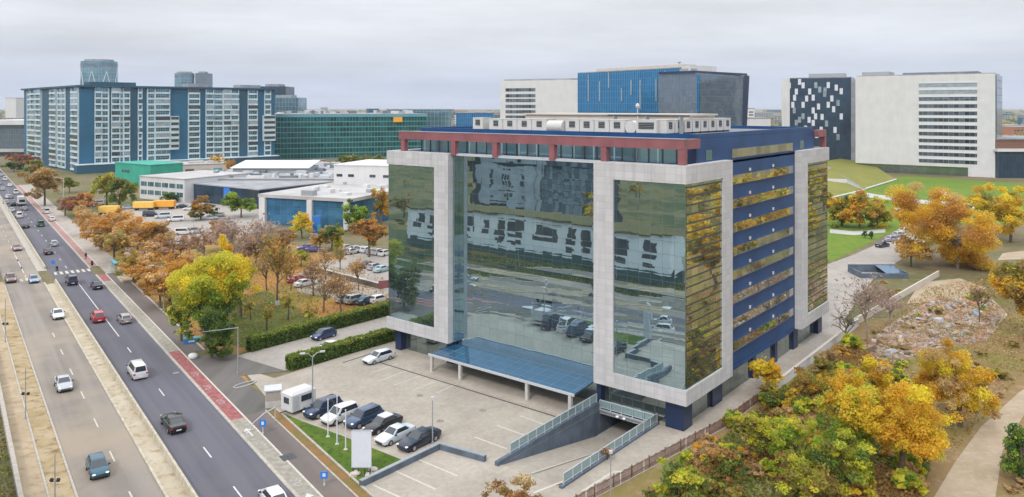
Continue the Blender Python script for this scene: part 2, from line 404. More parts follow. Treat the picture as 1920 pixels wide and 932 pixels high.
# ================================================================== GROUND
rampA = [L(-11.4, -17.9), L(-4.2, -17.9), L(-4.2, 9), L(-11.4, 9)]
def ring(r): return [(r, -600), (r, 9000), (-r, 9000), (-r, -600)]
big = [(-9000, -3000), (9000, -3000), (9000, 12000), (-9000, 12000)]
sheet('ground', big, 0, 'ground', [rampA], label='bare olive brown earth around the whole site')
def gp(l): return [G(*p) for p in l]
# park, lots, fields ---------------------------------------------------
sheet('park_ground', [W(31.5, 96), W(31.5, 240), G(320, 455), G(480, 440), G(560, 462), G(726, 500), L(-50.6, 18), L(-52, 14), L(-63, 14), L(-63.6, -16)], .012, 'leaflitter', label='brown leaf strewn park ground beside the avenue')
sheet('park_lawn', gp([(395, 640), (440, 560), (500, 545), (620, 610), (560, 640), (470, 655)]), .018, 'verge', label='patch of green grass by the hedge')
sheet('distant_car_park', gp([(215, 392), (330, 372), (480, 380), (520, 425), (420, 452), (330, 452), (200, 430)]), .02, 'carpark', label='pale car park in front of the low shops')
sheet('side_car_park', gp([(545, 520), (600, 490), (735, 480), (735, 545), (690, 572), (640, 560), (560, 548)]), .022, 'carpark', label='grey car park between park and shops')
sheet('shop_car_park', gp([(640, 478), (735, 470), (735, 505), (680, 506)]), .026, 'lane', label='grey parking lane by the white cars')
sheet('hill_lawn', gp([(1500, 420), (1560, 350), (1700, 330), (1920, 345), (2050, 372), (1900, 420), (1720, 425), (1660, 440), (1618, 462), (1556, 492)]), .02, 'lawn', label='bright green lawn before the white tower')
sheet('lawn_path', gp([(1560, 357), (1640, 372), (1740, 383), (1860, 388), (1860, 381), (1740, 376), (1645, 365), (1560, 350)]), .035, 'rooflight', label='pale path across the lawn', cat='path')
sheet('garden_path', gp([(1556, 437), (1600, 441), (1660, 436), (1660, 430), (1600, 434), (1556, 430)]), .035, 'rooflight', label='pale garden path among the lawns', cat='path')
sheet('service_road', gp([(1540, 500), (1600, 478), (1640, 460), (1700, 420), (1760, 420), (1745, 445), (1700, 480), (1640, 520), (1610, 560), (1555, 640), (1500, 690)]), .038, 'lane', label='grey service road behind the office block', cat='road')
sheet('scrub_ground', [L(2.5, 62), L(30, 90), L(70, 80), L(75, 20), L(60, -40), L(20, -55), L(-4, -40), L(-.4, -17), L(2.5, 5)], .012, 'scrub', label='brown overgrown scrubland behind the rusty fence')
sheet('rubble_ground', gp([(1600, 660), (1680, 600), (1760, 555), (1860, 560), (1890, 590), (1850, 640), (1740, 655), (1660, 690)]), .03, 'rubble', label='ground of broken rubble on the cleared plot')
sheet('cleared_plot', gp([(1725, 530), (1800, 522), (1850, 540), (1800, 560), (1700, 570)]), .026, 'path', label='bare sandy patch on the cleared plot')
sheet('dirt_path', gp([(1735, 960), (1790, 868), (1840, 800), (1912, 735), (1990, 690), (2000, 740), (1925, 770), (1880, 845), (1862, 960)]), .03, 'path', label='pale sandy track at the right edge', cat='path')
sheet('far_path', gp([(1880, 475), (1960, 465), (1960, 485), (1870, 488)]), .03, 'path', label='far stretch of sandy track', cat='path')
sheet('bare_patch', gp([(1350, 912), (1400, 895), (1450, 905), (1440, 950), (1350, 950)]), .03, 'path', label='bare sandy patch among the bushes')
sheet('field', [W(3.5, 20), W(3.5, 900), W(-400, 900), W(-400, -200), W(3.5, -60)], .01, 'field', label='olive grass field across the avenue')
for s0, s1, c1, c2, lab in ((3.4, -9, (.06, .10, .03), (.11, .12, .04), 'dark green grass band across the avenue'), (-9, -15, (.28, .20, .07), (.20, .17, .06), 'ochre grass band across the avenue'), (-15, -21, (.10, .12, .04), (.17, .15, .05), 'olive grass band in front of the factory'), (-62, -74, (.30, .24, .12), (.22, .2, .08), 'straw coloured field band behind the factory'), (-74, -90, (.06, .09, .03), (.12, .13, .05), 'dark field band behind the factory'), (-112, -130, (.26, .21, .09), (.13, .13, .05), 'far ochre field band')):
    strip('field_strip', s1, s0, -60, 420, .016, ground('field_band', dim(c1, .8), dim(c2, .8), c1, .06, .4), lab, 'field')
# building forecourt -----------------------------------------------------
sheet('forecourt', [W(31.9, 50.5), W(31.9, 91), L(-57.5, -18.2), L(-50.7, -17.6), L(-50.7, 57), L(2.5, 57), L(2.5, 5), L(-.4, -17), L(-2.2, -34)], .03, 'lot', [rampA], label='beige paved forecourt around the office block')
sheet('drive_lane', [L(-62.9, -16), L(-52.1, -15), L(-52.1, 60), L(-62.9, 60)], .024, 'lane', label='grey lane between the two hedges', cat='road')
sheet('entrance_apron', [W(28.1, 88.5), W(28.1, 128), W(30, 124), G(365, 668), G(430, 662), L(-64, -15.8), L(-51.5, -15), L(-55, -20), W(32, 91)], .045, 'entry', label='dark asphalt entrance from the avenue', cat='road')
# ramp ---------------------------------------------------------------------
mb = MB(); mb.quad((-11.4, -17.9, 0), (-4.2, -17.9, 0), (-4.2, -.5, -2.9), (-11.4, -.5, -2.9), 'lot'); mb.quad((-11.4, -.5, -2.9), (-4.2, -.5, -2.9), (-4.2, 9, -2.9), (-11.4, 9, -2.9), 'lane')
o = mb.build('ramp_road'); o.location = P0; o.rotation_euler = (0, 0, LROT); tag(o, 'paved ramp going down below the office block', 'ramp', kind='structure')
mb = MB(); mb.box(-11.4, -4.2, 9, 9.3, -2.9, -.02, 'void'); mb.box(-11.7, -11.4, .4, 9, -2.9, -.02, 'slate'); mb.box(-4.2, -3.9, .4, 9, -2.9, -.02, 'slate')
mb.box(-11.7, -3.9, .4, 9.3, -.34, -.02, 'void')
o = mb.build('basement_wall'); o.location = P0; o.rotation_euler = (0, 0, LROT); tag(o, 'dark basement mouth below the office block', 'basement', kind='structure')
# ================================================================== ROADS
strip('avenue_road', 18.5, 26.1, -60, 1500, .03, 'road', 'dark asphalt carriageway of the avenue')
strip('oncoming_road', 10, 16.5, -60, 1500, .03, 'oldroad', 'dusty asphalt carriageway of oncoming traffic')
strip('tree_strip_ground', 7.9, 9.8, -60, 165, .05, 'dirtstrip', 'ochre dirt strip beside the oncoming carriageway', 'ground')
strip('footway', 5.9, 7.7, -60, 190, .06, 'dustwalk', 'dusty sandy footway at the left edge', 'path')
strip('corner_paving', 7.9, 10, 165, 190, .06, 'dustwalk', 'dusty paved corner by the crossing', 'path')
strip('corner_apron', 3.5, 10, 196, 420, .04, 'road', 'grey asphalt side area left of the avenue', 'road')
strip('median_ground', 16.7, 18.3, -60, 182, .08, 'median', 'sandy strip on the median', 'ground')
strip('far_median_ground', 16.7, 18.3, 197, 900, .08, 'kerb', 'pale paved median beyond the crossing', 'ground')
strip('kerb', 26.1, 26.45, -60, 186, 0, 'kerb', 'pale kerb between avenue and cycle lane', 'kerb', .13)
strip('far_kerb', 26.1, 26.45, 194, 700, 0, 'kerb', 'pale kerb of the avenue beyond the crossing', 'kerb', .13)
strip('left_kerb', 9.8, 10, -60, 186, 0, 'kerb', 'tan kerb of the dirt strip', 'kerb', .14)
strip('footway_kerb', 7.7, 7.9, -60, 190, 0, 'kerb', 'tan kerb between footway and dirt strip', 'kerb', .12)
strip('median_kerb', 16.45, 16.7, -60, 184, 0, 'barrier', 'stained kerb of the median', 'kerb', .15)
strip('far_median_kerb', 16.45, 16.7, 197, 900, 0, 'kerb', 'pale kerb of the far median', 'kerb', .13)
strip('cycle_lane', 26.45, 28.0, -60, 90.5, .05, 'bikegrey', 'grey stretch of cycle lane near the flagpoles', 'path').location.z = 0
strip('red_cycle_lane', 26.45, 28.0, 90.5, 121, .05, 'bikered', 'red stretch of cycle lane at the entrance', 'path')
strip('grey_cycle_lane', 26.45, 28.0, 121, 178, .05, 'bikegrey', 'grey stretch of cycle lane beside the park', 'path')
strip('faded_cycle_lane', 26.45, 28.0, 178, 186, .05, 'bikered', 'short red patch of cycle lane at the crossing', 'path')
strip('pale_cycle_lane', 26.45, 28.0, 196, 420, .05, plain('faded_lane', (.29, .17, .15), .9, var=.2, scale=.6), 'faded pink cycle lane beyond the crossing', 'path')
strip('lane_edge', 28.0, 28.22, -60, 186, .07, 'paintworn', 'white edge line of the cycle lane', 'marking')
strip('far_lane_edge', 28.0, 28.22, 196, 420, .07, 'paintworn', 'far white edge line of the cycle lane', 'marking')
strip('pavement', 28.22, 30.6, -60, 91, .055, 'walk', 'brown grey asphalt pavement by the forecourt', 'path')
strip('park_pavement', 28.22, 30.9, 119, 186, .055, 'walk', 'brown grey asphalt pavement by the park', 'path')
strip('far_pavement', 28.22, 32.6, 186, 420, .055, plain('pale_paving', (.31, .275, .24), .9, var=.15, scale=.5), 'pale pavement beyond the crossing', 'path')
strip('planting_strip', 30.75, 31.75, -60, 91, .06, ground('rust_planting', (.27, .15, .06), (.16, .16, .05), (.36, .15, .07), .5, 2.), 'rust coloured planting strip along the pavement', 'ground')
strip('planting_kerb', 30.6, 30.75, -60, 91, 0, 'kerb', 'thin kerb of the planting strip', 'kerb', .16)
strip('lot_kerb', 31.75, 31.95, -60, 91, 0, 'kerb', 'pale kerb between planting strip and lawn', 'kerb', .2)
strip('park_kerb', 30.9, 31.2, 119, 186, 0, 'kerb', 'kerb at the edge of the park', 'kerb', .14)
# painted markings: every dash a mark of its own --------------------------------
def mark(name, s0, s1, t0, t1, label, group, m='paint', z=.038):
    mb = MB(); mb.quad((s0, t0, z), (s1, t0, z), (s1, t1, z), (s0, t1, z), m)
    o = mb.build(name); o.rotation_euler = (0, 0, math.atan2(.592, .806)); tag(o, label, 'road marking', group, 'structure'); return o
for k in range(-2, 32):
    t = 73.2 + 10.5 * k
    if 128 < t < 182: continue
    mark('lane_dash', 22.05, 22.2, t - 1.5, t + 1.5, 'white lane dash on the dark carriageway', 'lane dashes on the avenue')
mark('lane_line', 22.05, 22.2, 134, 183, 'long white lane line before the crossing', None)
for k in range(-3, 24):
    t = 88.5 + 10.5 * k
    if 150 < t < 185: continue
    mark('lane_dash', 13.9, 14.05, t - 1.5, t + 1.5, 'faded lane dash on the dusty carriageway', 'lane dashes on the oncoming road', 'paintworn')
mark('lane_line', 13.9, 14.05, 197, 222, 'long white line beyond the far crossing', None)
for s in np.arange(10.6, 16.2, 1.05): mark('crossing_stripe', s, s + .55, 188, 191.2, 'white stripe of the crossing over the oncoming road', 'crossing stripes on the oncoming road', 'paintworn')
for s in np.arange(19.2, 26, 1.05): mark('crossing_stripe', s, s + .55, 191, 194.2, 'white stripe of the crossing over the avenue', 'crossing stripes on the avenue', 'paintworn')
strip('edge_line', 18.75, 18.87, -60, 186, .038, 'paintworn', 'thin edge line beside the median wall', 'marking')
def bike_sym(t):
    mb = MB()
    for cx in (-.55, .55):
        for k in range(10):
            a, b = 2 * math.pi * k / 10, 2 * math.pi * (k + 1) / 10
            mb.quad((.26 * math.cos(a), cx + .26 * math.sin(a), 0), (.35 * math.cos(a), cx + .35 * math.sin(a), 0), (.35 * math.cos(b), cx + .35 * math.sin(b), 0), (.26 * math.cos(b), cx + .26 * math.sin(b), 0), 'fadedpaint')
    mb.quad((0, -.5, .002), (.1, -.5, .002), (.55, .1, .002), (.45, .1, .002), 'fadedpaint'); mb.quad((.45, -.1, .004), (.55, -.1, .004), (.1, .5, .004), (0, .5, .004), 'fadedpaint')
    o = mb.build('cycle_symbol'); o.location = W(27.2, t, .06); o.rotation_euler = (0, 0, math.atan2(.592, .806))
    tag(o, 'white bicycle symbol painted on the cycle lane', 'road marking', 'bicycle symbols', 'structure')
for t in (72, 82, 97, 103, 109, 126, 140): bike_sym(t)
def arrow(t, lab):
    mb = MB(); mb.quad((-.1, -1.2, 0), (.1, -1.2, 0), (.1, .5, 0), (-.1, .5, 0), 'paint'); mb.add([(-.45, .5, 0), (.45, .5, 0), (0, 1.3, 0)], [(0, 1, 2)], 'paint')
    o = mb.build('lane_arrow'); o.location = W(27.2, t, .062); o.rotation_euler = (0, 0, math.atan2(.592, .806)); tag(o, lab, 'road marking', 'cycle lane arrows', 'structure')
arrow(86, 'white arrow painted on the grey cycle lane near the entrance'); arrow(68, 'white arrow painted on the nearest stretch of cycle lane')
# parking bay lines ------------------------------------------------------------
def bay(a, b, lab, wd=.14):
    A, B = G(*a), G(*b); d = (B - A).normalized(); n = Vector((-d.y, d.x, 0)) * wd
    mb = MB(); z = Vector((0, 0, .037)); mb.quad(A - n + z, B - n + z, B + n + z, A + n + z, 'paintworn')
    tag(mb.build('bay_line'), lab, 'road marking', None, 'structure')['group'] = lab
for q in [((700, 698), (745, 683)), ((712, 714), (770, 693)), ((739, 723), (802, 700)), ((774, 732), (833, 710)), ((819, 737), (861, 718))]: bay(*q, 'faint bay line in the upper part of the forecourt', .08)
for q in [((975, 780), (1033, 801)), ((932, 798), (990, 819)), ((890, 820), (950, 842))]: bay(*q, 'pale bay line beside the ramp wall', .11)
for q in [((785, 862), (858, 893)), ((742, 884), (817, 918)), ((700, 910), (760, 938))]: bay(*q, 'pale bay line below the low slate wall', .11)
bay((990, 897), (1140, 838), 'long pale line running down to the ramp', .09) if False else None
mb = MB()
for pts in ([(1000, 925), (1090, 890)], [(1092, 922), (1148, 886), (1172, 884)]):
    for a, b in zip(pts, pts[1:]):
        A, B = G(*a), G(*b); d = (B - A).normalized(); n = Vector((-d.y, d.x, 0)) * .14; z = Vector((0, 0, .037)); mb.quad(A - n + z, B - n + z, B + n + z, A + n + z, 'paintworn')
tag(mb.build('forecourt_line'), 'pale curved line painted by the ramp railing', 'road marking', None, 'structure')
mb = MB(); mb.quad((-8.0, -17.5, .075), (-7.85, -17.5, .075), (-7.85, -1.5, -2.72), (-8.0, -1.5, -2.72), 'paintworn')
mb.add([(-6.2, -9, -1.46), (-5.4, -9, -1.46), (-5.8, -6, -1.96)], [(0, 1, 2)], 'paint'); mb.quad((-5.9, -12, -.96), (-5.7, -12, -.96), (-5.7, -9, -1.46), (-5.9, -9, -1.46), 'paint')
o = mb.build('ramp_marking'); o.location = P0 + Vector((0, 0, .02)); o.rotation_euler = (0, 0, LROT); tag(o, 'white centre line and arrow on the ramp', 'road marking', None, 'structure')
# triangular lawn by the flagpoles ----------------------------------------------
tri = [W(31.95, 89.5), G(566, 791), G(640, 818), G(762, 867), G(672, 912)]
sheet('flag_lawn', tri, .09, 'turf', label='small triangular lawn under the flagpoles')
def lowwall(name, pts, h, wd, m, label, cat='wall', capm=None):
    mb = MB()
    for a, b in zip(pts, pts[1:]):
        d = (b - a).normalized(); n = Vector((-d.y, d.x, 0)) * wd / 2; ee = d * wd / 2
        q = [a - n - ee * .0, b - n + ee, b + n + ee, a + n]
        mb.prism([(p.x, p.y) for p in q], 0 if h > .2 else 0, h, m)
    o = mb.build(name); tag(o, label, cat); return o
# ================================================================== MAIN OFFICE BLOCK (local: x right along the front, y back)
ob = thing('office_block', 'blue and mirror glass office block with four pale framed corners', 'building', P0, LROT)
XL, YB = -48.3, 50.7
ZB, ZT = 3.2, 29.5
def corner(nx, ny, xj, yj, lab, sx, sy):
    """pale frame round a glazed corner; (nx,ny) outer corner, sx/sy point inward, xj/yj frame lengths"""
    def bx(mb, a0, a1, b0, b1, z0, z1, m='clad'):
        xs = sorted((nx + sx * a0, nx + sx * a1)); ys = sorted((ny + sy * b0, ny + sy * b1)); mb.box(xs[0], xs[1], ys[0], ys[1], z0, z1, m)
    fr = MB()
    for z0, z1 in ((ZB, 4.9), (27.5, ZT)):
        bx(fr, 0, xj, 0, 1, z0, z1); bx(fr, 0, 1, 1, yj, z0, z1)
    bx(fr, xj - 2.7, xj, 0, 1.0, 4.9, 27.5); bx(fr, 0, 1.0, yj - 2.8, yj, 4.9, 27.5)
    fr.build('corner_frame', ob)
    g1 = MB(); bx(g1, .22, xj - 2.7, .16, .4, 4.9, 27.5, 'glass_front'); g1.build('curtain_wall', ob)
    g2 = MB(); bx(g2, .16, .4, .4, yj - 2.8, 4.9, 27.5, 'glass_side'); g2.build('curtain_wall', ob)
    sf = MB(); bx(sf, 1.0, xj, 1.0, yj, ZB + .02, ZB + .3, 'navy'); sf.build('soffit', ob)
    tr = MB(); bx(tr, 1.0, xj, 1.0, 4.3, 29.0, 29.3, 'roofgrey'); tr.build('terrace_floor', ob)
corner(0, 0, 12.0, 12.5, '', -1, 1); corner(XL, 0, 12.5, 12.5, '', 1, 1); corner(0, YB, 12.0, 13.2, '', -1, -1); corner(XL, YB, 12.5, 13.2, '', 1, -1)
# centre of the front: recessed mirror wall
m = MB(); m.box(-35.78, -12.02, 2.0, 2.25, .02, 29.2, 'glass_front'); m.build('front_curtain_wall', ob)
m = MB(); m.box(-35.8, -35.55, 1.02, 1.98, 3.3, 29.1, 'glass_front'); m.build('return_glazing', ob)
m = MB(); m.box(-12.25, -12.0, 1.02, 1.98, 3.3, 29.1, 'glass_front'); m.build('return_glazing', ob)
m = MB(); m.box(-35.78, -12.02, .75, 2.3, 29.22, 29.48, 'steel'); m.build('coping', ob)
m = MB(); m.box(XL + 1.0, -1.02, 2.35, YB - 1.0, 3.52, 28.98, 'blue'); m.build('body', ob)
m = MB(); m.box(-35.7, -12.1, 2.4, 4.4, 28.99, 29.25, 'roofgrey'); m.build('terrace_floor', ob)
# right face: blue spandrels with ribbon windows, small pale vents
tops = [27.4, 24.4, 21.4, 18.45, 15.5, 12.5, 9.45, 6.5]
for zt in tops:
    m = MB(); m.box(-1.0, -.9, 13.4, 36.6, zt - 1.12, zt, 'glass_strip'); m.build('ribbon_window', ob)
    m = MB(); m.box(-1.0, -.8, 13.3, 36.7, zt - 1.24, zt - 1.125, 'navy'); m.build('sill', ob)
for zt in tops:
    for y in (20.3, 28.6):
        m = MB(); m.box(-1.0, -.86, y - .2, y + .2, zt + .25, zt + .62, 'acwhite'); m.build('wall_vent', ob)
# left and back faces of the core get the same ribbons
for zt in tops[::1]:
    m = MB(); m.box(XL + .9, XL + 1.0, 13.4, 36.6, zt - 1.12, zt, 'glass_strip'); m.build('ribbon_window', ob)
m = MB(); m.box(-35.7, -12.1, YB - 1.0, YB - .85, 3.6, 28.8, 'glass_side'); m.build('back_curtain_wall', ob)
# ground floor
m = MB(); m.box(-46.6, -36.0, 1.9, 2.1, .02, 3.2, 'glass_dark'); m.build('shopfront_glazing', ob)
m = MB(); m.box(-11.8, -3.0, 1.9, 2.1, .02, 3.2, 'glass_dark'); m.build('shopfront_glazing', ob)
m = MB(); m.box(-1.75, -1.55, 2.1, 48.9, .02, 3.2, 'glass_dark'); m.build('side_glazing', ob)
m = MB(); m.box(-46.8, -46.6, 2.1, 48.9, .02, 3.2, 'glass_dark'); m.build('side_glazing', ob)
m = MB(); m.box(-46.5, -1.8, 48.7, 48.9, .02, 3.2, 'glass_dark'); m.build('back_glazing', ob)
m = MB(); m.box(-46.4, -1.9, 9.5, 9.8, .02, 3.2, 'cream'); m.build('inner_wall', ob)
m = MB(); m.box(-1.68, -.95, 12.6, 37.4, 3.0, 3.5, 'blue'); m.build('lintel', ob)
def pillar(x0, x1, y0, y1):
    m = MB(); m.box(x0, x1, y0, y1, .02, 3.25, 'navy'); m.build('pillar', ob)
pillar(-3.0, -.75, .9, 3.0); pillar(-1.9, -1.2, 9.4, 12.2); pillar(-1.9, -1.2, 22, 23); pillar(-1.9, -1.2, 30, 31); pillar(-1.9, -1.2, 37.6, 39.5); pillar(-1.9, -.9, 48, 49.9)
pillar(-47.4, -46.2, .9, 2.4); pillar(-37, -35.9, 1.0, 1.88); pillar(-12.2, -11.6, 1.0, 1.88)
# penthouse
m = MB(); m.box(-45.8, -.98, 4.8, 46.2, 29.3, 32.3, 'blue'); m.build('penthouse_body', ob)
m = MB(); m.box(-45.6, -3.0, 4.55, 4.78, 29.35, 31.9, 'glass_teal'); m.build('penthouse_glazing', ob)
for x in np.arange(-45.6, -3, 1.83): m = MB(); m.box(x, x + .12, 4.42, 4.54, 29.3, 31.9, 'darkmetal'); m.build('mullion', ob)
m = MB(); m.box(-3.0, -.99, 4.56, 4.79, 29.3, 31.9, 'navy'); m.build('corner_panel', ob)
m = MB(); m.box(-45.8, -1.0, 4.5, 4.8, 31.92, 32.85, 'blue'); m.box(-1.28, -.98, 4.81, 45.9, 32.32, 32.85, 'blue'); m.box(-45.8, -45.5, 4.81, 45.9, 32.32, 32.85, 'blue'); m.box(-45.49, -1.29, 45.6, 45.9, 32.32, 32.85, 'blue'); m.build('parapet', ob)
m = MB(); m.box(-.97, -.9, 14.5, 36.4, 29.6, 30.7, 'glass_strip'); m.build('ribbon_window', ob)
m = MB(); m.box(-.97, -.92, 7.0, 8.6, 29.7, 30.9, 'glass_teal'); m.build('window', ob)
m = MB(); m.box(-.97, -.92, 39.5, 41.3, 29.7, 30.9, 'glass_teal'); m.build('window', ob)
m = MB(); m.box(-45.48, -1.3, 4.82, 45.58, 32.31, 32.36, 'roofdark'); m.build('roof', ob)
m = MB(); m.box(-37, -9, 19, 27.5, 32.37, 34.75, 'cream'); m.box(-37.3, -8.7, 18.7, 27.8, 34.75, 34.98, 'cream'); m.build('plant_room', ob)
# red pergola frame
m = MB(); m.box(-46.2, -.45, .45, 1.25, 31.25, 32.35, 'red'); m.box(-1.25, -.45, 1.26, 4.45, 31.25, 32.35, 'red'); m.box(-46.2, -45.4, 1.26, 4.45, 31.25, 32.35, 'red'); m.build('red_beam', ob)
for x in (-45.4, -35.3, -27.8, -18.5, -10.9, -.85):
    m = MB(); m.box(x - .42, x + .38, .5, 1.2, 29.28, 31.24, 'red'); m.build('red_column', ob)
m = MB(); m.box(-46.3, -.4, .4, 1.3, 32.36, 32.44, 'roofgrey'); m.build('beam_coping', ob)
m = MB(); m.box(-5, -.3, 46.3, 47.1, 31.25, 32.35, 'red'); m.box(-1.1, -.3, 47.15, 49.4, 31.25, 32.35, 'red'); m.box(-1.1, -.3, 49.45, 50.2, 29.5, 32.35, 'red'); m.build('red_beam', ob)
# mast and small roof pieces
m = MB(); m.tube([(-16, 17.5, 32.36), (-16, 17.5, 35.8)], .08, 'steel'); m.blob((-16, 17.5, 36.1), (.3, .3, .4), 'acwhite'); m.build('mast', ob)
# ------------------------------------------------------------------ rooftop units
def unit(x, y, rz, wd, dp, hh, lab, grp, ng=1, gw=None):
    t = thing('air_handler', lab, 'roof unit', L(x, y, 32.36), LROT + rz, grp)
    b = MB(); b.box(-wd / 2, wd / 2, 0, dp, .25, hh, 'acwhite'); b.box(-wd / 2 + .15, wd / 2 - .15, .15, dp - .15, 0, .25, 'darkmetal'); b.build('casing', t)
    gw = gw or min(.9, wd * .5)
    for k in range(ng):
        cx = (k + .5) / ng * wd - wd / 2
        g = MB(); g.box(cx - gw / 2, cx + gw / 2, -.06, -.003, hh * .42, hh * .88, 'void'); 
        for z in np.linspace(hh * .48, hh * .82, 4): g.box(cx - gw / 2, cx + gw / 2, -.09, -.061, z, z + .05, 'metal')
        g.build('grille', t)
    c = MB(); c.box(-wd / 2 - .04, wd / 2 + .04, -.04, dp + .04, hh, hh + .08, 'acwhite'); c.build('lid', t)
    return t
unit(-40, 11, 0, 2.0, 2.0, 1.9, 'lone white air handler at the left end of the roof', None)
for i, x in enumerate((-36.4, -33.7, -31.0, -28.3)):
    unit(x, 11, 0, 2.6, 2.2, 1.8, 'square white air handler in the left row of four on the roof', 'left row of roof units')
for i, x in enumerate((-22.6, -20.2, -17.8, -15.4)):
    unit(x, 11, 0, 2.3, 2.2, 1.85, 'white air handler in the middle row of four on the roof', 'middle row of roof units', 1, .95)
unit(-10.6, 10.2, 0, 2.9, 2.2, 1.85, 'wide white air handler at the bend of the roof row', None, 1, 2.2)
for i in range(8):
    unit(-8.2, 12.2 + 2.55 * i, R(90), 2.2, 1.7, 1.9, 'narrow white air handler in the receding row on the roof', 'receding row of roof units', 1, .85)
t = thing('roof_duct', 'white rounded duct between the two rows of roof units', 'duct', L(-25.2, 11, 32.36), LROT)
m = MB(); m.tube([(-1.3, 0, .9), (1.3, 0, .9)], .8, 'acwhite', 14); m.build('pipe', t, 40); m = MB(); m.box(-1.0, -.7, -.5, .5, 0, .9, 'metal'); m.box(.7, 1.0, -.5, .5, 0, .9, 'metal'); m.build('bracket', t)
t = thing('roof_duct', 'round end of the pale duct near the wide roof unit', 'duct', L(-13.1, 10.6, 32.36), LROT)
m = MB(); m.tube([(0, 0, .95), (0, 2.5, .95)], .85, 'acwhite', 16); m.build('pipe', t, 40); m = MB(); m.box(-.5, .5, .3, .6, 0, .7, 'metal'); m.build('bracket', t)
t = thing('pipe_rack', 'dark pipe rack above the roof units', 'pipes', L(-13, 14.5, 32.36), LROT)
m = MB()
for k in range(3): m.tube([(-6, k * .35, 2.45), (6, k * .35, 2.45)], .09, 'darkmetal', 6)
m.build('pipes', t)
for x in (-5, 0, 5):
    m = MB(); m.box(x - .06, x + .06, -.1, .8, 0, 2.4, 'metal'); m.build('stand', t)
# ------------------------------------------------------------------ entrance canopy
t = thing('entrance_canopy', 'blue glass canopy on grey columns before the mirror front', 'canopy', L(-24.7, -.4), LROT)
m = MB(); m.add([(-11.8, -2.45, 2.42), (11.8, -2.45, 2.42), (11.8, 2.37, 2.75), (-11.8, 2.37, 2.75), (-11.8, -2.45, 2.36), (11.8, -2.45, 2.36), (11.8, 2.37, 2.69), (-11.8, 2.37, 2.69)], [(0, 1, 2, 3), (7, 6, 5, 4), (0, 4, 5, 1), (1, 5, 6, 2), (3, 2, 6, 7), (0, 3, 7, 4)], 'canopy'); m.build('roof_glass', t)
m = MB(); m.box(-11.95, 11.95, -2.65, -2.46, 2.2, 2.48, 'steel'); m.build('edge_beam', t)
for x in np.linspace(-11.6, 11.6, 10):
    m = MB(); m.add([(x - .05, -2.4, 2.15), (x + .05, -2.4, 2.15), (x + .05, 2.3, 2.45), (x - .05, 2.3, 2.45), (x - .05, -2.4, 2.34), (x + .05, -2.4, 2.34), (x + .05, 2.3, 2.66), (x - .05, 2.3, 2.66)], [(3, 2, 1, 0), (4, 5, 6, 7), (0, 1, 5, 4), (2, 3, 7, 6), (1, 2, 6, 5), (3, 0, 4, 7)], 'metal'); m.build('rafter', t)
for x in (-11.4, -6.2, 4.9, 11.3):
    m = MB(); m.box(x - .2, x + .2, -2.6, -2.2, 0, 2.2, 'concrete'); m.build('column', t)
# terrace edge below canopy
m = MB(); m.box(-37, -12.9, -4.3, 1.9, .02, .14, 'lot')
o = m.build('entrance_step'); o.location = P0; o.rotation_euler = (0, 0, LROT); tag(o, 'paved step under the blue canopy', 'step', kind='structure')
# ------------------------------------------------------------------ ramp walls and railings
m = MB(); m.add([(-11.85, -18.4, 0), (-11.42, -18.4, 0), (-11.42, .3, 0), (-11.85, .3, 0), (-11.85, -18.4, .45), (-11.42, -18.4, .45), (-11.42, .3, .9), (-11.85, .3, .9)], [(3, 2, 1, 0), (4, 5, 6, 7), (0, 1, 5, 4), (1, 2, 6, 5), (2, 3, 7, 6), (3, 0, 4, 7)], 'slate')
m.add([(-11.4, -17.9, 0), (-11.4, -.5, -2.9), (-11.4, .38, -2.9), (-11.4, .38, 0)], [(0, 1, 2, 3)], 'slate'); m.add([(-11.44, -17.9, 0), (-11.44, .3, 0), (-11.44, .3, -2.9), (-11.44, -.5, -2.9)], [(0, 1, 2, 3)], 'slate')
o = m.build('ramp_wall'); o.location = P0; o.rotation_euler = (0, 0, LROT); tag(o, 'slate blue retaining wall on the left of the ramp', 'wall')
m = MB(); m.box(-4.18, -3.8, -18.1, 1.0, 0, .22, 'slate'); m.add([(-4.2, -17.9, 0), (-4.2, -.5, -2.9), (-4.2, .38, -2.9), (-4.2, .38, 0)], [(0, 1, 2, 3)], 'slate')
o = m.build('ramp_kerb_wall'); o.location = P0; o.rotation_euler = (0, 0, LROT); tag(o, 'low slate kerb wall on the right of the ramp', 'wall')
def railing(a, b, n, lab, zb, panels=True, ped=.0):
    t = thing('railing', lab, 'railing', a, 0)
    d = b - a; l = d.length; t.rotation_euler = (0, 0, math.atan2(d.y, d.x))
    zf = lambda x: zb[0] + (zb[1] - zb[0]) * x / l
    m = MB(); m.tube([(0, 0, zf(0) + 1.05), (l, 0, zf(l) + 1.05)], .05, 'steel', 6); m.build('top_rail', t)
    m = MB(); m.tube([(0, 0, zf(0) + .2), (l, 0, zf(l) + .2)], .03, 'steel', 6); m.build('bottom_rail', t)
    for k in range(n + 1):
        x = l * k / n; m = MB(); m.box(x - .045, x + .045, -.045, .045, zf(x), zf(x) + 1.04, 'steel'); m.build('post', t)
        if k < n and panels:
            x1 = l * (k + 1) / n; m = MB(); m.add([(x + .1, -.012, zf(x) + .24), (x1 - .1, -.012, zf(x1) + .24), (x1 - .1, -.012, zf(x1) + .98), (x + .1, -.012, zf(x) + .98), (x + .1, .012, zf(x) + .24), (x1 - .1, .012, zf(x1) + .24), (x1 - .1, .012, zf(x1) + .98), (x + .1, .012, zf(x) + .98)], [(0, 1, 2, 3), (7, 6, 5, 4), (0, 4, 5, 1), (2, 6, 7, 3), (1, 5, 6, 2), (0, 3, 7, 4)], 'panelglass'); m.build('glass_panel', t)
    return t
railing(L(-11.63, -16.2), L(-11.63, .1), 11, 'glass panelled railing along the slate wall of the ramp', (.48, .88))
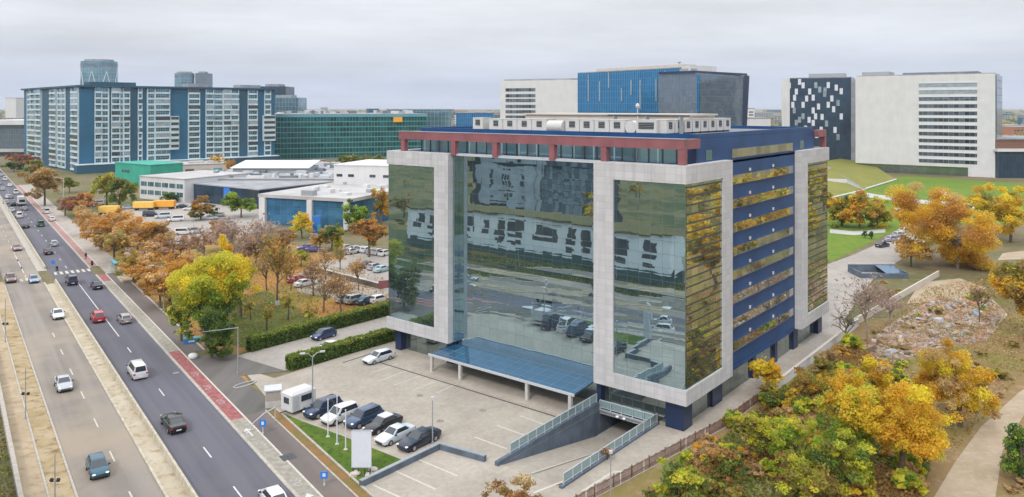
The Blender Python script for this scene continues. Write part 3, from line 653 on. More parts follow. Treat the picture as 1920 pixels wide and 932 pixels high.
railing(L(-4.0, -17.6), L(-4.0, .8), 12, 'glass panelled railing on the right of the ramp', (.22, .22))
railing(L(-11.5, .62), L(-4.1, .62), 5, 'short pale railing above the basement mouth', (.03, .03))
m = MB(); m.box(-11.4, -4.2, .4, .7, -.4, .02, 'steel'); o = m.build('ramp_lintel'); o.location = P0; o.rotation_euler = (0, 0, LROT); tag(o, 'pale beam over the basement mouth', 'beam')
for x in (-8.9, -8.0):
    t = thing('bulkhead_lamp', 'small white lamp on the beam over the basement mouth', 'lamp', L(x, .36, -.18), LROT, 'lamps over the basement mouth')
    m = MB(); m.blob((0, -.12, 0), (.22, .16, .16), 'lamp'); m.build('lens', t, 40); m = MB(); m.box(-.25, .25, -.03, .04, -.18, .18, 'metal'); m.build('back_plate', t)
# low L-shaped slate wall
lw = MB()
A, Bp, Cp = G(676, 914), G(824, 842), G(910, 866)
for a, b in ((A, Bp), (Bp, Cp)):
    d = (b - a).normalized(); n = Vector((-d.y, d.x, 0)) * .2; e2 = d * (.2 if a is Bp else -.0)
    e3 = d * (.2 if b is Bp else 0)
    p = [a - n + e2 * -1.0 if False else a - n + e2, b - n + e3, b + n + e3, a + n + e2]
    lw.prism([(q.x, q.y) for q in p], 0, .62, 'slate'); lw.prism([(q.x, q.y) for q in p], .622, .70, 'metal')
tag(lw.build('low_wall'), 'low slate blue wall bent round the lower parking bays', 'wall')
# ================================================================== VEHICLES (local: +x forward)
CAR = {  # L, W, stations [(x,halfw,zlow,ztop)], cabin: xwf (screen base), xrf (roof front), xrr (roof rear), xwr (rear base), belt, roof, wheel x, wheel r
 'sedan': dict(L=4.7, W=1.8, st=[(-2.35, .66, .42, .72), (-2.28, .80, .28, .95), (-1.75, .88, .22, 1.0), (-.9, .90, .2, .98), (.9, .90, .2, .95), (1.6, .88, .22, .88), (2.15, .80, .26, .76), (2.34, .64, .36, .60)], cab=(1.02, .28, -.95, -1.72), belt=.93, roof=1.45, wx=(1.42, -1.38), wr=.32),
 'hatch': dict(L=4.0, W=1.72, st=[(-1.98, .70, .40, .80), (-1.92, .80, .26, .98), (-1.4, .86, .2, 1.0), (0, .86, .2, .97), (.95, .85, .2, .94), (1.55, .82, .22, .84), (1.85, .74, .26, .72), (1.98, .6, .36, .58)], cab=(1.12, .42, -1.35, -1.82), belt=.93, roof=1.50, wx=(1.27, -1.25), wr=.31),
 'wagon': dict(L=4.75, W=1.8, st=[(-2.36, .70, .42, .78), (-2.3, .82, .28, .98), (-1.75, .88, .22, 1.0), (0, .90, .2, .97), (.9, .90, .2, .95), (1.6, .88, .22, .88), (2.15, .80, .26, .76), (2.36, .64, .36, .60)], cab=(1.02, .3, -1.75, -2.22), belt=.93, roof=1.47, wx=(1.42, -1.38), wr=.32),
 'suv': dict(L=4.7, W=1.9, st=[(-2.34, .76, .48, .90), (-2.28, .88, .36, 1.10), (-1.75, .94, .3, 1.12), (0, .95, .3, 1.10), (.95, .95, .3, 1.08), (1.6, .93, .32, 1.02), (2.15, .85, .36, .90), (2.34, .7, .46, .70)], cab=(1.15, .5, -1.85, -2.2), belt=1.06, roof=1.75, wx=(1.42, -1.38), wr=.38),
 'van': dict(L=4.9, W=1.9, st=[(-2.45, .86, .40, 1.0), (-2.42, .92, .3, 1.1), (-1.75, .95, .26, 1.12), (0, .95, .26, 1.12), (1.2, .95, .26, 1.10), (1.8, .92, .28, 1.0), (2.3, .84, .32, .86), (2.45, .7, .42, .70)], cab=(1.75, .85, -2.34, -2.42), belt=1.08, roof=1.95, wx=(1.5, -1.5), wr=.34),
 'limo': dict(L=5.2, W=1.9, st=[(-2.6, .70, .42, .74), (-2.52, .84, .28, .96), (-1.9, .93, .22, 1.02), (-.9, .95, .2, 1.0), (1.0, .95, .2, .97), (1.75, .93, .22, .90), (2.4, .85, .26, .80), (2.6, .68, .36, .62)], cab=(1.05, .25, -1.15, -2.0), belt=.95, roof=1.47, wx=(1.6, -1.55), wr=.35),
}
def ringpts(x, w, zl, zh):
    h = zh - zl
    return [(x, -w * .90, zl), (x, -w, zl + h * .35), (x, -w * .99, zl + h * .72), (x, -w * .93, zh - .03), (x, -w * .55, zh + .02), (x, w * .55, zh + .02), (x, w * .93, zh - .03), (x, w * .99, zl + h * .72), (x, w, zl + h * .35), (x, w * .90, zl)]
def body_mb(mb, c, m='paintcar'):
    v = []; f = []; n = 10
    for i, s in enumerate(c['st']):
        v += ringpts(*s)
        if i: f += [((i - 1) * n + k, (i - 1) * n + (k + 1) % n, i * n + (k + 1) % n, i * n + k) for k in range(n)]
    k = len(c['st']) - 1
    f += [tuple(range(n - 1, -1, -1)), tuple(range(k * n, k * n + n))]
    mb.add(v, f, m)
    a, b, d, e = c['cab']; w = c['W'] / 2; z0 = c['belt'] - .04; z1 = c['roof']; wr = w * .74 if 'L' in c else w
    v = [(a, -w * .88, z0), (a, w * .88, z0), (e, w * .88, z0), (e, -w * .88, z0), (b, -w * .70, z1 - .05), (b, w * .70, z1 - .05), (d, w * .70, z1 - .05), (d, -w * .70, z1 - .05),
         (b - .12, -w * .58, z1), (b - .12, w * .58, z1), (d + .12, w * .58, z1), (d + .12, -w * .58, z1)]
    mb.add(v, [(0, 1, 5, 4), (1, 2, 6, 5), (2, 3, 7, 6), (3, 0, 4, 7), (4, 5, 9, 8), (5, 6, 10, 9), (6, 7, 11, 10), (7, 4, 8, 11), (8, 9, 10, 11)], m)
def under(mb, c): mb.box(-c['L'] * .44, c['L'] * .44, -c['W'] * .42, c['W'] * .42, .11, c['st'][3][2] + .06, 'black')  # black underbody box, added to put a dark shadow gap below the car
def glass_quads(c):
    a, b, d, e = c['cab']; w = c['W'] / 2; z0 = c['belt'] - .04; z1 = c['roof'] - .05
    def lerp(p, q, t): return tuple(p[i] + (q[i] - p[i]) * t for i in range(3))
    def pane(bl, br, tr, tl, mu, lo, hi, off):
        L0, L1 = lerp(bl, tl, lo), lerp(bl, tl, hi); R0, R1 = lerp(br, tr, lo), lerp(br, tr, hi)
        q = [lerp(L0, R0, mu), lerp(L0, R0, 1 - mu), lerp(L1, R1, 1 - mu), lerp(L1, R1, mu)]
        return [tuple(p[i] + off[i] for i in range(3)) for p in q]
    B = {'fl': (a, w * .88, z0), 'fr': (a, -w * .88, z0), 'rl': (e, w * .88, z0), 'rr': (e, -w * .88, z0)}
    T = {'fl': (b, w * .70, z1), 'fr': (b, -w * .70, z1), 'rl': (d, w * .70, z1), 'rr': (d, -w * .70, z1)}
    out = [('windscreen', pane(B['fr'], B['fl'], T['fl'], T['fr'], .06, .1, .97, (.014, 0, .014))), ('rear_window', pane(B['rl'], B['rr'], T['rr'], T['rl'], .09, .16, .92, (-.014, 0, .012)))]
    for s, o in (('l', .016), ('r', -.016)):
        out.append(('side_window', pane(B['f' + s], B['r' + s], T['r' + s], T['f' + s], .09, .16, .92, (0, o, .006))))
    return out
def wheel_mb(mb, x, y, r, sgn, m='black'):
    mb.tube([(x, y - sgn * .11, r), (x, y + sgn * .1, r)], r, m, 14)
def rim_mb(mb, x, y, r, sgn): mb.tube([(x, y + sgn * .09, r), (x, y + sgn * .115, r)], r * .62, 'rim', 10)
def car_proto(kind):
    c = CAR[kind]; t = thing('parked_car', 'car', 'car')
    m = MB(); body_mb(m, c); m.build('body', t, 38); m = MB(); under(m, c); m.build('underside_shade', t)
    for nm, q in glass_quads(c):
        m = MB(); m.quad(*q, 'carglass'); m.build(nm, t)
    w = c['W'] / 2
    for x in c['wx']:
        for s in (1, -1):
            m = MB(); wheel_mb(m, x, s * (w - .1), c['wr'], s); wo = m.build('wheel', t, 40)
            m = MB(); rim_mb(m, x, s * (w - .1), c['wr'], s); m.build('rim', wo)
    f = c['st'][-2]; r = c['st'][1]; hx = c['L'] / 2
    for s in (1, -1):
        m = MB(); m.blob((f[0] + .04, s * f[1] * .78, f[3] - .10), (.2, .19, .085), 'lamp'); m.build('headlight', t, 60)
        m = MB(); m.box(r[0] - .06, r[0] + .1, s * r[1] * .84 - .13, s * r[1] * .84 + .13, r[3] - .3, r[3] - .1, 'tail'); m.build('tail_light', t)
        m = MB(); m.box(c['cab'][0] - .35, c['cab'][0] - .15, min(s * (w - .06), s * (w + .14)), max(s * (w - .06), s * (w + .14)), c['belt'] + .0, c['belt'] + .13, 'darkmetal'); m.build('wing_mirror', t)
    m = MB(); m.box(-hx - .035, -hx + .05, -.26, .26, .5, .61, 'plate'); m.build('number_plate', t)
    m = MB(); m.box(hx - .1, hx + .03, -.55, .55, .36, .52, 'darkmetal'); m.build('grille', t)
    return t
PROTO = {}
def car(kind, loc, head, color, label, cat='car', group=None, name='parked_car'):
    if kind not in PROTO:
        o = PROTO[kind] = car_proto(kind)
        for ch in o.children:
            if ch.name.startswith('body'): ch.color = (*color, 1)
    else: o = copy_tree(PROTO[kind], color)
    o.name = name; o.location = loc; o.rotation_euler = (0, 0, head); o['label'] = label; o['category'] = cat
    if group: o['group'] = group
    elif 'group' in o: del o['group']
    return o
FARM = {}
def farcar(kind, loc, head, color, label, group=None, name='parked_car', cat='car'):
    """a car some 20 pixels long: one mesh"""
    if kind not in FARM:
        c = CAR[kind]; m = MB(); body_mb(m, c); under(m, c)
        for nm, q in glass_quads(c): m.quad(*q, 'carglass')
        for x in c['wx']:
            for s in (1, -1): wheel_mb(m, x, s * (c['W'] / 2 - .1), c['wr'], s)
        FARM[kind] = m.build('far_car_mesh', None, 38); o = FARM[kind]
    else: o = FARM[kind].copy(); C.objects.link(o)
    o.name = name; o.location = loc; o.rotation_euler = (0, 0, head); o.color = (*color, 1); tag(o, label, cat)
    if group: o['group'] = group
    elif 'group' in o: del o['group']
    return o
BLACK = (.005, .006, .008); NAVYC = (.007, .014, .04); WHITEC = (.62, .62, .63); SILV = (.36, .38, .41); GREYC = (.2, .21, .23); REDC = (.38, .03, .05); TEALC = (.012, .075, .12); BROWNC = (.19, .12, .10); BLUEC = (.03, .06, .12); DBLUE = (.009, .026, .075); GREENC = (.02, .10, .07); SKYB = (.22, .30, .42)
AWAY, TOW = RROT, RROT + math.pi
gr = 'cars on the avenue'
# nearer traffic
car('limo', G(325, 801), AWAY, BLACK, 'black saloon driving away on the dark carriageway, nearest of its lane', group=gr, name='moving_car')
car('van', G(257, 704), AWAY, WHITEC, 'white delivery van driving away along the median wall', 'van', gr, 'delivery_van')
car('suv', G(183, 601), AWAY, REDC, 'dark red car driving away in the inner lane', group=gr, name='moving_car')
car('wagon', G(233, 603), AWAY, (.30, .27, .27), 'silver brown estate car beside the red car', group=gr, name='moving_car')
car('van', G(134, 532), AWAY, DBLUE, 'dark blue van waiting by the crossing', 'van', gr, 'delivery_van')
car('sedan', G(181, 540), AWAY, NAVYC, 'navy saloon driving over the crossing next to the blue van', group=gr, name='moving_car')
car('hatch', G(512, 945), AWAY, WHITEC, 'white car cut off by the bottom edge of the photo', group=gr, name='moving_car')
g2 = 'cars coming down the dusty carriageway'
car('hatch', G(183, 886), TOW, TEALC, 'teal hatchback with its headlamps towards us, nearest oncoming car', group=g2, name='moving_car')
car('sedan', G(119, 727), TOW, SILV, 'silver saloon coming down the dusty carriageway', group=g2, name='moving_car')
car('sedan', G(108, 595), TOW, (.55, .6, .62), 'pale saloon oncoming just past the crossing', group=g2, name='moving_car')
car('suv', G(20, 528), TOW, BROWNC, 'brown car standing before the left crossing', group=g2, name='moving_car')
car('hatch', G(63, 529), TOW, SKYB, 'pale blue car stopped before the left crossing', group=g2, name='moving_car')
car('sedan', G(32, 469), TOW, (.24, .13, .14), 'dull red car oncoming beyond the crossing', group=g2, name='moving_car')
car('sedan', G(90, 476), AWAY, BLACK, 'black car beyond the crossing in the inner lane', group=gr, name='moving_car')
car('hatch', G(101, 461), AWAY, SILV, 'silver hatchback ahead of the black car', group=gr, name='moving_car')
far = [('sedan', 48, 427, BLACK, 'black car next to the green van in the far queue'), ('van', 76, 424, GREENC, 'dark green van in the far queue'), ('van', 36, 408, WHITEC, 'white van in the far queue behind the black car'),
       ('sedan', 22, 397, SILV, 'silver car left of the white van in the far queue'), ('sedan', 46, 394, GREYC, 'grey car between white van and white lorry'), ('hatch', 11, 382, SILV, 'silver car at the left photo edge in the far queue'), ('hatch', 20, 372, GREYC, 'grey car ahead of the silver one at the left photo edge')]
for k, x, y, c, l in far: car(k, G(x, y), AWAY, c, l, group='cars in the far queue', name='moving_car')
for i in range(14):
    farcar(random.choice(['sedan', 'hatch', 'van']), W(20.4 + (i % 2) * 3.6, 330 + 17 * i + random.uniform(-4, 4)), AWAY, random.choice([WHITEC, SILV, GREYC, BLACK, NAVYC]), 'tiny car in the distant stretch of the avenue', 'tiny distant cars', 'moving_car')
car('van', G(87, 400), AWAY, WHITEC, 'white van parked on the far pavement', 'van', None, 'parked_van')
car('hatch', G(97, 414), AWAY, (.62, .58, .58), 'pale car parked on the far pavement behind the white van')
# white box lorry in the far queue
t = thing('box_lorry', 'white box lorry in the far queue', 'lorry', G(40, 385), AWAY)
m = MB(); m.box(-3.5, 1.6, -1.2, 1.2, .9, 3.4, 'white'); m.build('cargo_box', t); m = MB(); m.box(-3.53, -3.505, -.9, .9, 1.5, 2.4, 'void'); m.build('rear_door', t)
m = MB(); m.prism([(1.75, -1.1), (3.6, -1.05), (3.6, 1.05), (1.75, 1.1)], .5, 2.5, 'white'); m.build('cab', t); m = MB(); m.box(-3.4, 3.4, -.5, .5, .45, .88, 'darkmetal'); m.build('chassis', t)
for x in (-2.3, 2.6):
    for s in (1, -1):
        m = MB(); wheel_mb(m, x, s * 1.0, .48, s); m.build('wheel', t, 40)
# parked row in front of the forecourt lawn
NOSE = math.atan2(-.779, -.627)
gp_ = 'cars in the parked row by the lawn'
PR = [('suv', 606, 786, DBLUE, 'dark blue estate beside the white booth, first of the parked row'), ('suv', 639, 798, WHITEC, 'white off roader parked second in the row by the flagpoles'), ('suv', 682, 804, BLUEC, 'steel blue car parked between white off roader and dark car'),
      ('sedan', 718, 814, BLACK, 'dark car with a white roof parked behind the blank sign'), ('sedan', 741, 834, (.55, .6, .66), 'pale silver saloon parked beside the long navy saloon'), ('limo', 786, 843, (.007, .015, .035), 'long navy saloon at the right end of the parked row')]
for k, x, y, c, l in PR: o = car(k, G(x, y - 10), NOSE, c, l, group=gp_); 
d = [o for o in C.objects if o.get('label', '').startswith('dark car with a white roof')][0]
m = MB(); m.box(-1.02, .30, -.62, .62, 1.40, 1.49, 'signwhite'); m.build('white_roof', d)
car('wagon', G(710, 677), math.atan2(-.779, -.627) - .06, (.55, .6, .64), 'pale silver estate parked alone at the top of the forecourt')
car('hatch', G(607, 634), math.atan2(-.779, -.627), (.03, .05, .14), 'small dark blue car driving down the hedge lane')
car('sedan', G(617, 658), math.atan2(-.779, -.627), WHITEC, 'white car half hidden behind the clipped hedge')
# right of the block
for k, x, y, c, l in [('sedan', 1655, 463, NAVYC, 'dark saloon parked nearest on the service road'), ('sedan', 1670, 452, (.28, .27, .36), 'mauve grey car parked second on the service road'), ('hatch', 1684, 444, SILV, 'silver hatchback parked third on the service road'), ('wagon', 1697, 436, WHITEC, 'white estate parked fourth on the service road')]:
    car(k, G(x, y), R(35), c, l, group='cars on the service road')
# park side
for k, x, y, c, l in [('suv', 668, 568, (.35, .4, .42), 'grey car behind the hedge, left of the teal one'), ('sedan', 688, 569, TEALC, 'teal car parked behind the long hedge'), ('hatch', 711, 567, WHITEC, 'white car behind the hedge beside the glass block'), ('hatch', 648, 566, (.3, .29, .28), 'dull grey car under the bare trees'),
                      ('sedan', 572, 536, WHITEC, 'white car parked among the park trees'), ('sedan', 558, 528, REDC, 'dark red car parked behind the white one in the park')]:
    car(k, G(x, y), R(50), c, l, group='cars behind the park hedge')
for k, x, y, c, l in [('sedan', 690, 501, DBLUE, 'navy car left in the trio by the shop car park'), ('hatch', 703, 505, SILV, 'silver hatchback in the middle of the trio'), ('sedan', 717, 509, (.35, .5, .55), 'pale blue car right in the trio beside the glass block')]:
    car(k, G(x, y), R(55), c, l, group='trio by the shop car park')
for i, (x, y) in enumerate([(649, 469), (660, 476), (668, 471), (680, 472), (688, 473), (700, 476), (710, 477), (722, 479)]):
    farcar('hatch', G(x, y), R(60), [WHITEC, WHITEC, SILV, SILV, WHITEC, SILV, WHITEC, WHITEC][i], 'pale car in the line parked beneath the green and orange trees', 'line of pale cars beneath the trees')
rs = random.Random(3)
FL = [('van', 283, 406, NAVYC, 'navy van in the distant car park'), ('van', 306, 409, (.5, .55, .6), 'pale blue van beside the navy one in the distant car park'), ('van', 330, 415, WHITEC, 'white van on its own in the distant car park'), ('van', 345, 440, WHITEC, 'white van nearest in the distant car park'), ('van', 363, 438, SILV, 'silver van parked next to the nearest white van'),
      ('sedan', 310, 452, BLACK, 'black car near the orange trees in the distant car park'), ('sedan', 395, 412, SILV, 'silver car behind the brown tree'), ('hatch', 410, 406, WHITEC, 'white car behind the brown tree'), ('sedan', 335, 460, WHITEC, 'white car under the pinkish bare crown'),
      ('van', 165, 388, WHITEC, 'white van between the brown trees and the yellow trailer'), ('van', 182, 385, SILV, 'silver van close behind the yellow trailer'), ('hatch', 150, 385, (.3, .36, .33), 'grey green car among the brown trees'), ('hatch', 240, 392, SILV, 'silver car between the yellow trailers'), ('sedan', 343, 390, NAVYC, 'navy car right of the long orange trailer'), ('hatch', 355, 394, WHITEC, 'white car right of the long orange trailer'), ('hatch', 425, 417, SILV, 'silver car left of the green tree'),
      ('sedan', 590, 472, (.10, .09, .3), 'violet car behind the bare park trees'), ('sedan', 575, 468, (.12, .11, .32), 'violet blue car left of its violet neighbour')]
for k, x, y, c, l in FL: car(k, G(x, y), R(rs.choice([10, 25, 200])), c, l, group='vehicles in the distant car park')
# yellow trailers
def trailer(px0, px1, py, h, mname, label):
    a, b = G(px0, py), G(px1, py); l = (b - a).length
    t = thing('trailer', label, 'trailer', (a + b) / 2, math.atan2((b - a).y, (b - a).x) + .12)
    m = MB(); m.box(-l / 2, l / 2, -1.2, 1.2, .9, .9 + h, mname); m.build('body', t)
    m = MB(); m.box(-l / 2 + .2, l / 2 - .2, -.8, .8, .55, .88, 'darkmetal'); m.build('chassis', t)
    for x in (-l * .35, l * .3, l * .38):
        for s in (1, -1):
            m = MB(); wheel_mb(m, x, s * 1.0, .45, s); m.build('wheel', t, 40)
    return t
trailer(188, 222, 403, 2.1, 'yellow', 'short pale yellow trailer among the brown trees')
trailer(252, 288, 394, 2.0, 'yellow', 'yellow half of the long trailer pair before the green windowed house')
trailer(289, 327, 392, 2.1, 'orange', 'bright orange trailer right of the yellow one')
# white booth trailer by the entrance
t = thing('caravan', 'white site caravan with dark windows at the forecourt entrance', 'caravan', G(560, 769), math.atan2(.779, .627))
m = MB(); m.box(-1.7, 1.7, -1.05, 1.05, .45, 2.35, 'white'); m.add([(-1.7, -1.05, 2.35), (1.7, -1.05, 2.35), (1.7, 1.05, 2.35), (-1.7, 1.05, 2.35), (-1.4, -.75, 2.62), (1.4, -.75, 2.62), (1.4, .75, 2.62), (-1.4, .75, 2.62)], [(0, 1, 5, 4), (1, 2, 6, 5), (2, 3, 7, 6), (3, 0, 4, 7), (4, 5, 6, 7)], 'white'); m.build('body', t)
for x0, x1 in ((-.4, 1.2),):
    m = MB(); m.box(x0, x1, -1.08, -1.055, 1.35, 2.05, 'window'); m.build('window', t)
m = MB(); m.box(-1.73, -1.705, -.5, .5, 1.3, 2.0, 'window'); m.build('window', t)
m = MB(); m.box(-1.5, -.7, -1.075, -1.055, .6, 2.2, 'steel'); m.build('door', t)
for s in (1, -1):
    m = MB(); wheel_mb(m, 0, s * .95, .3, s); m.build('wheel', t, 40)
m = MB(); m.box(-2.6, -1.7, -.05, .05, .4, .5, 'darkmetal'); m.build('tow_bar', t)
# ================================================================== VEGETATION
PAL = {'gold': [(.80, .51, .05), (.72, .42, .04), (.84, .58, .06)], 'yellow': [(.84, .64, .05), (.76, .58, .05), (.86, .60, .05)], 'orange': [(.62, .33, .07), (.54, .27, .06), (.66, .39, .09)],
       'brown': [(.42, .23, .09), (.34, .20, .08), (.50, .27, .10)], 'ygreen': [(.56, .56, .06), (.45, .49, .06), (.66, .60, .07)], 'green': [(.16, .24, .05), (.22, .30, .06), (.13, .19, .05)],
       'bright': [(.28, .42, .05), (.34, .46, .06), (.22, .35, .05)], 'dgreen': [(.06, .13, .04), (.08, .16, .045), (.05, .11, .03)], 'olive': [(.34, .31, .06), (.27, .27, .06), (.42, .34, .08)],
       'pink': [(.46, .33, .27), (.40, .28, .22), (.50, .38, .32)], 'purple': [(.34, .13, .11), (.27, .11, .09), (.40, .17, .11)], 'umber': [(.38, .25, .08), (.30, .20, .07), (.44, .29, .09)], 'tan': [(.62, .43, .21), (.54, .36, .17), (.66, .47, .25)], 'straw': [(.58, .42, .19), (.50, .34, .15), (.64, .48, .23)]}
def pick(rng, names, n):
    P = np.array([c for nm in names for c in PAL[nm]]); return P[rng.integers(0, len(P), n)]
def leaves_mesh(name, pos, nrm, size, colr, rng, asp=.7):
    """pos (n,3); a little leaf card for each"""
    n = len(pos)
    a = rng.normal(size=(n, 3)); a -= nrm * np.sum(a * nrm, 1, keepdims=True); a /= np.linalg.norm(a, axis=1, keepdims=True) + 1e-9
    b = np.cross(nrm, a); sz = (size * rng.lognormal(0, .3, n))[:, None]
    v = np.stack([pos - a * sz, pos - b * sz * asp, pos + a * sz, pos + b * sz * asp], 1).reshape(-1, 3)
    me = bpy.data.meshes.new(name); me.vertices.add(4 * n); me.vertices.foreach_set('co', v.astype(np.float32).ravel())
    me.loops.add(4 * n); me.loops.foreach_set('vertex_index', np.arange(4 * n, dtype=np.int32)); me.polygons.add(n)
    me.polygons.foreach_set('loop_start', np.arange(0, 4 * n, 4, dtype=np.int32)); me.polygons.foreach_set('loop_total', np.full(n, 4, np.int32))
    me.update()
    at = me.color_attributes.new('tint', 'FLOAT_COLOR', 'POINT')
    c = np.ones((4 * n, 4), np.float32); c[:, :3] = np.repeat(colr, 4, 0); at.data.foreach_set('color', c.ravel())
    me.materials.append(M['leaf']); return me
def crown_mesh(name, seed, rx, ry, rz, names, leaf, n, nclump=34, gap=.30, top=None, low=None, flat=-.55):
    rng = np.random.default_rng(seed)
    nl = 7 + int(rng.integers(0, 4)) + nclump // 20
    lc = rng.normal(size=(nl, 3)); lc /= np.linalg.norm(lc, axis=1, keepdims=True); lc *= rng.uniform(.35, .8, (nl, 1)); lr = rng.uniform(.24, .5, nl); lc[0] = 0; lr[0] = .55
    lc[:, 2] = np.clip(lc[:, 2], -.45, .6)
    d = rng.normal(size=(nclump * 6, 3)); d /= np.linalg.norm(d, axis=1, keepdims=True); d = d[d[:, 2] > flat]
    li = rng.choice(nl, len(d), p=lr ** 2 / (lr ** 2).sum())
    cl = lc[li] + d * (lr[li] * (.55 + .5 * rng.random(len(d)) ** .6))[:, None]
    cl = cl[:int(nclump * 1.6)]; cl /= np.percentile(np.abs(cl), 98, axis=0) * 1.08
    cr = rng.uniform(.13, .32, len(cl))
    wt = cr ** 2; idx = rng.choice(len(cl), n, p=wt / wt.sum())
    g = rng.normal(size=(n, 3)); g /= np.linalg.norm(g, axis=1, keepdims=True)
    rad = cr[idx] * (rng.random(n) ** .45)
    p = cl[idx] + g * rad[:, None] * np.array([1, 1, .8])
    cc = pick(rng, names, len(cl)) * rng.uniform(.74, 1.15, (len(cl), 1))
    if top: k = cl[:, 2] > .42; cc[k] = pick(rng, top, k.sum())
    if low: k = cl[:, 2] < -.12; cc[k] = pick(rng, low, k.sum())
    colr = cc[idx] * rng.uniform(.82, 1.18, (n, 1)) * (1 + rng.normal(0, .04, (n, 3)))
    stray = rng.random(n) < .10
    colr[stray] = pick(rng, list(names) + (top or []), stray.sum()) * rng.uniform(.7, 1.2, (stray.sum(), 1))
    nr = g * .5 + rng.normal(size=(n, 3)) * .5 + np.array([0, 0, .55]); nr /= np.linalg.norm(nr, axis=1, keepdims=True)
    return leaves_mesh(name, p * np.array([rx, ry, rz]), nr, leaf, np.clip(colr, .005, .8), rng), cl * np.array([rx, ry, rz])
def trunk_mb(h, r, ends, m, rng, base=0.):
    mb = MB(); sw = rng.normal(0, .04, 2) * h
    top = Vector((sw[0], sw[1], h)); pts = [Vector((0, 0, base)), Vector((sw[0] * .3, sw[1] * .1, h * .4)), top]
    mb.tube(pts, [r * 1.25, r, r * .75], m, 8)
    for e in ends:
        e = Vector(e); st = pts[1].lerp(top, rng.uniform(.4, 1)); mid = st.lerp(e, .5) + Vector((rng.normal(0, .15), rng.normal(0, .15), .25)) * max(1, h * .15)
        mb.tube([st, mid, e], [r * .5, r * .3, r * .1], m, 5, False)
    return mb
SEED = [100]
def tree(name, label, bx, by, topy, halfw, names, leaf=.26, dens=1., low=.28, top=None, lowc=None, bark='bark', cat='tree', group=None, gap=.3, base=None, nclump=46, squash=1.0, limbs=7):
    SEED[0] += 1; rng = np.random.default_rng(SEED[0])
    leaf = leaf * .74
    p = base if base is not None else G(bx, by); Y = p.y
    h = (by - topy) * Y / F if base is None else topy; rr = halfw * Y / F if base is None else halfw
    rz = h * (1 - low) / 2; cz = h - rz
    n = int(dens * 5.2 * (rr * rr + 2 * rr * rz) * .9 / (leaf * leaf * 1.4)); n = max(250, min(n, 80000))
    me, cl = crown_mesh('crown', SEED[0], rr * .86, rr * .86 * squash, rz * .88, names, leaf, n, nclump, gap, top, lowc)
    t = thing(name, label, cat, p, rng.uniform(0, 6.28), group)
    o = bpy.data.objects.new('crown', me); C.objects.link(o); o.parent = t; o.location = (0, 0, cz)
    k = rng.choice(len(cl), min(limbs, len(cl)), replace=False)
    trunk_mb(max(cz * .8, .3), max(.08, min(.34, h * .028)), [Vector(c) * .85 + Vector((0, 0, cz)) for c in cl[k]], bark, rng).build('trunk', t, 60)
    return t
def bare_tree(name, label, bx, by, topy, halfw, m='barkpale', n=9, twig=(.27, .2, .17), leaves=None, leaf=.2, nl=600, group=None, stump=None, depth=4, thick=1.):
    SEED[0] += 1; rng = random.Random(SEED[0]); nr = np.random.default_rng(SEED[0])
    p = G(bx, by); h = (by - topy) * p.y / F; rr = halfw * p.y / F
    t = thing(name, label, 'tree', p, 0, group); mb = MB(); tips = []; tw = MB()
    tm = M.setdefault('twig' + str(twig), None) or plain('twigs', twig, .95, var=.25, scale=2); M['twig' + str(twig)] = tm
    def grow(a, d, l, r, k):
        b = a + d * l; c = a + d * l * .5 + Vector((rng.gauss(0, .05), rng.gauss(0, .05), 0)) * l
        (mb if k > 1 else tw).tube([a, c, b], [r, r * .8, r * .55], m if k > 1 else tm, 5 if k > 1 else 3, False); tips.append(b)
        if k == 0: return
        for i in range(n if k == depth else rng.choice([3, 4, 4, 5])):
            ax = Vector((rng.gauss(0, 1), rng.gauss(0, 1), rng.gauss(.15, .4))).normalized()
            nd = (d * (.6 if k < depth else .75) + ax * rng.uniform(.5, .85)).normalized()
            st = a.lerp(b, rng.uniform(.55, 1.0)); grow(st, nd, l * rng.uniform(.5, .78), r * .5, k - 1)
    grow(Vector((0, 0, 0)), Vector((rng.gauss(0, .05), rng.gauss(0, .05), 1)).normalized(), 1.0, .06 * thick, depth)
    ex = max(max(abs(v.x), abs(v.y)) for v in tips); ez = max(v.z for v in tips)
    S = Vector((rr / ex, rr / ex, h / ez)); tk = max(S.x, S.z)
    for q in (mb, tw): q.v = [Vector((v.x * S.x, v.y * S.x, v.z * S.z)) for v in q.v]
    mb.build('trunk', t, 60); tw.build('twigs', t)
    if leaves:
        pos = np.array([[v.x * S.x, v.y * S.x, v.z * S.z] for v in tips if v.z > .6 * ez * .6]); ix = nr.integers(0, len(pos), nl)
        q = nr.normal(size=(nl, 3)); q /= np.linalg.norm(q, axis=1, keepdims=True)
        me = leaves_mesh('crown', pos[ix] + nr.normal(0, .3, (nl, 3)), q, leaf, pick(nr, leaves, nl) * nr.uniform(.7, 1.2, (nl, 1)), nr)
        o = bpy.data.objects.new('crown', me); C.objects.link(o); o.parent = t
    if stump: s = MB(); s.tube([(0, 0, 0), (0, 0, .8)], [.42, .36], 'white', 10); s.build('painted_trunk', t, 60)
    return t
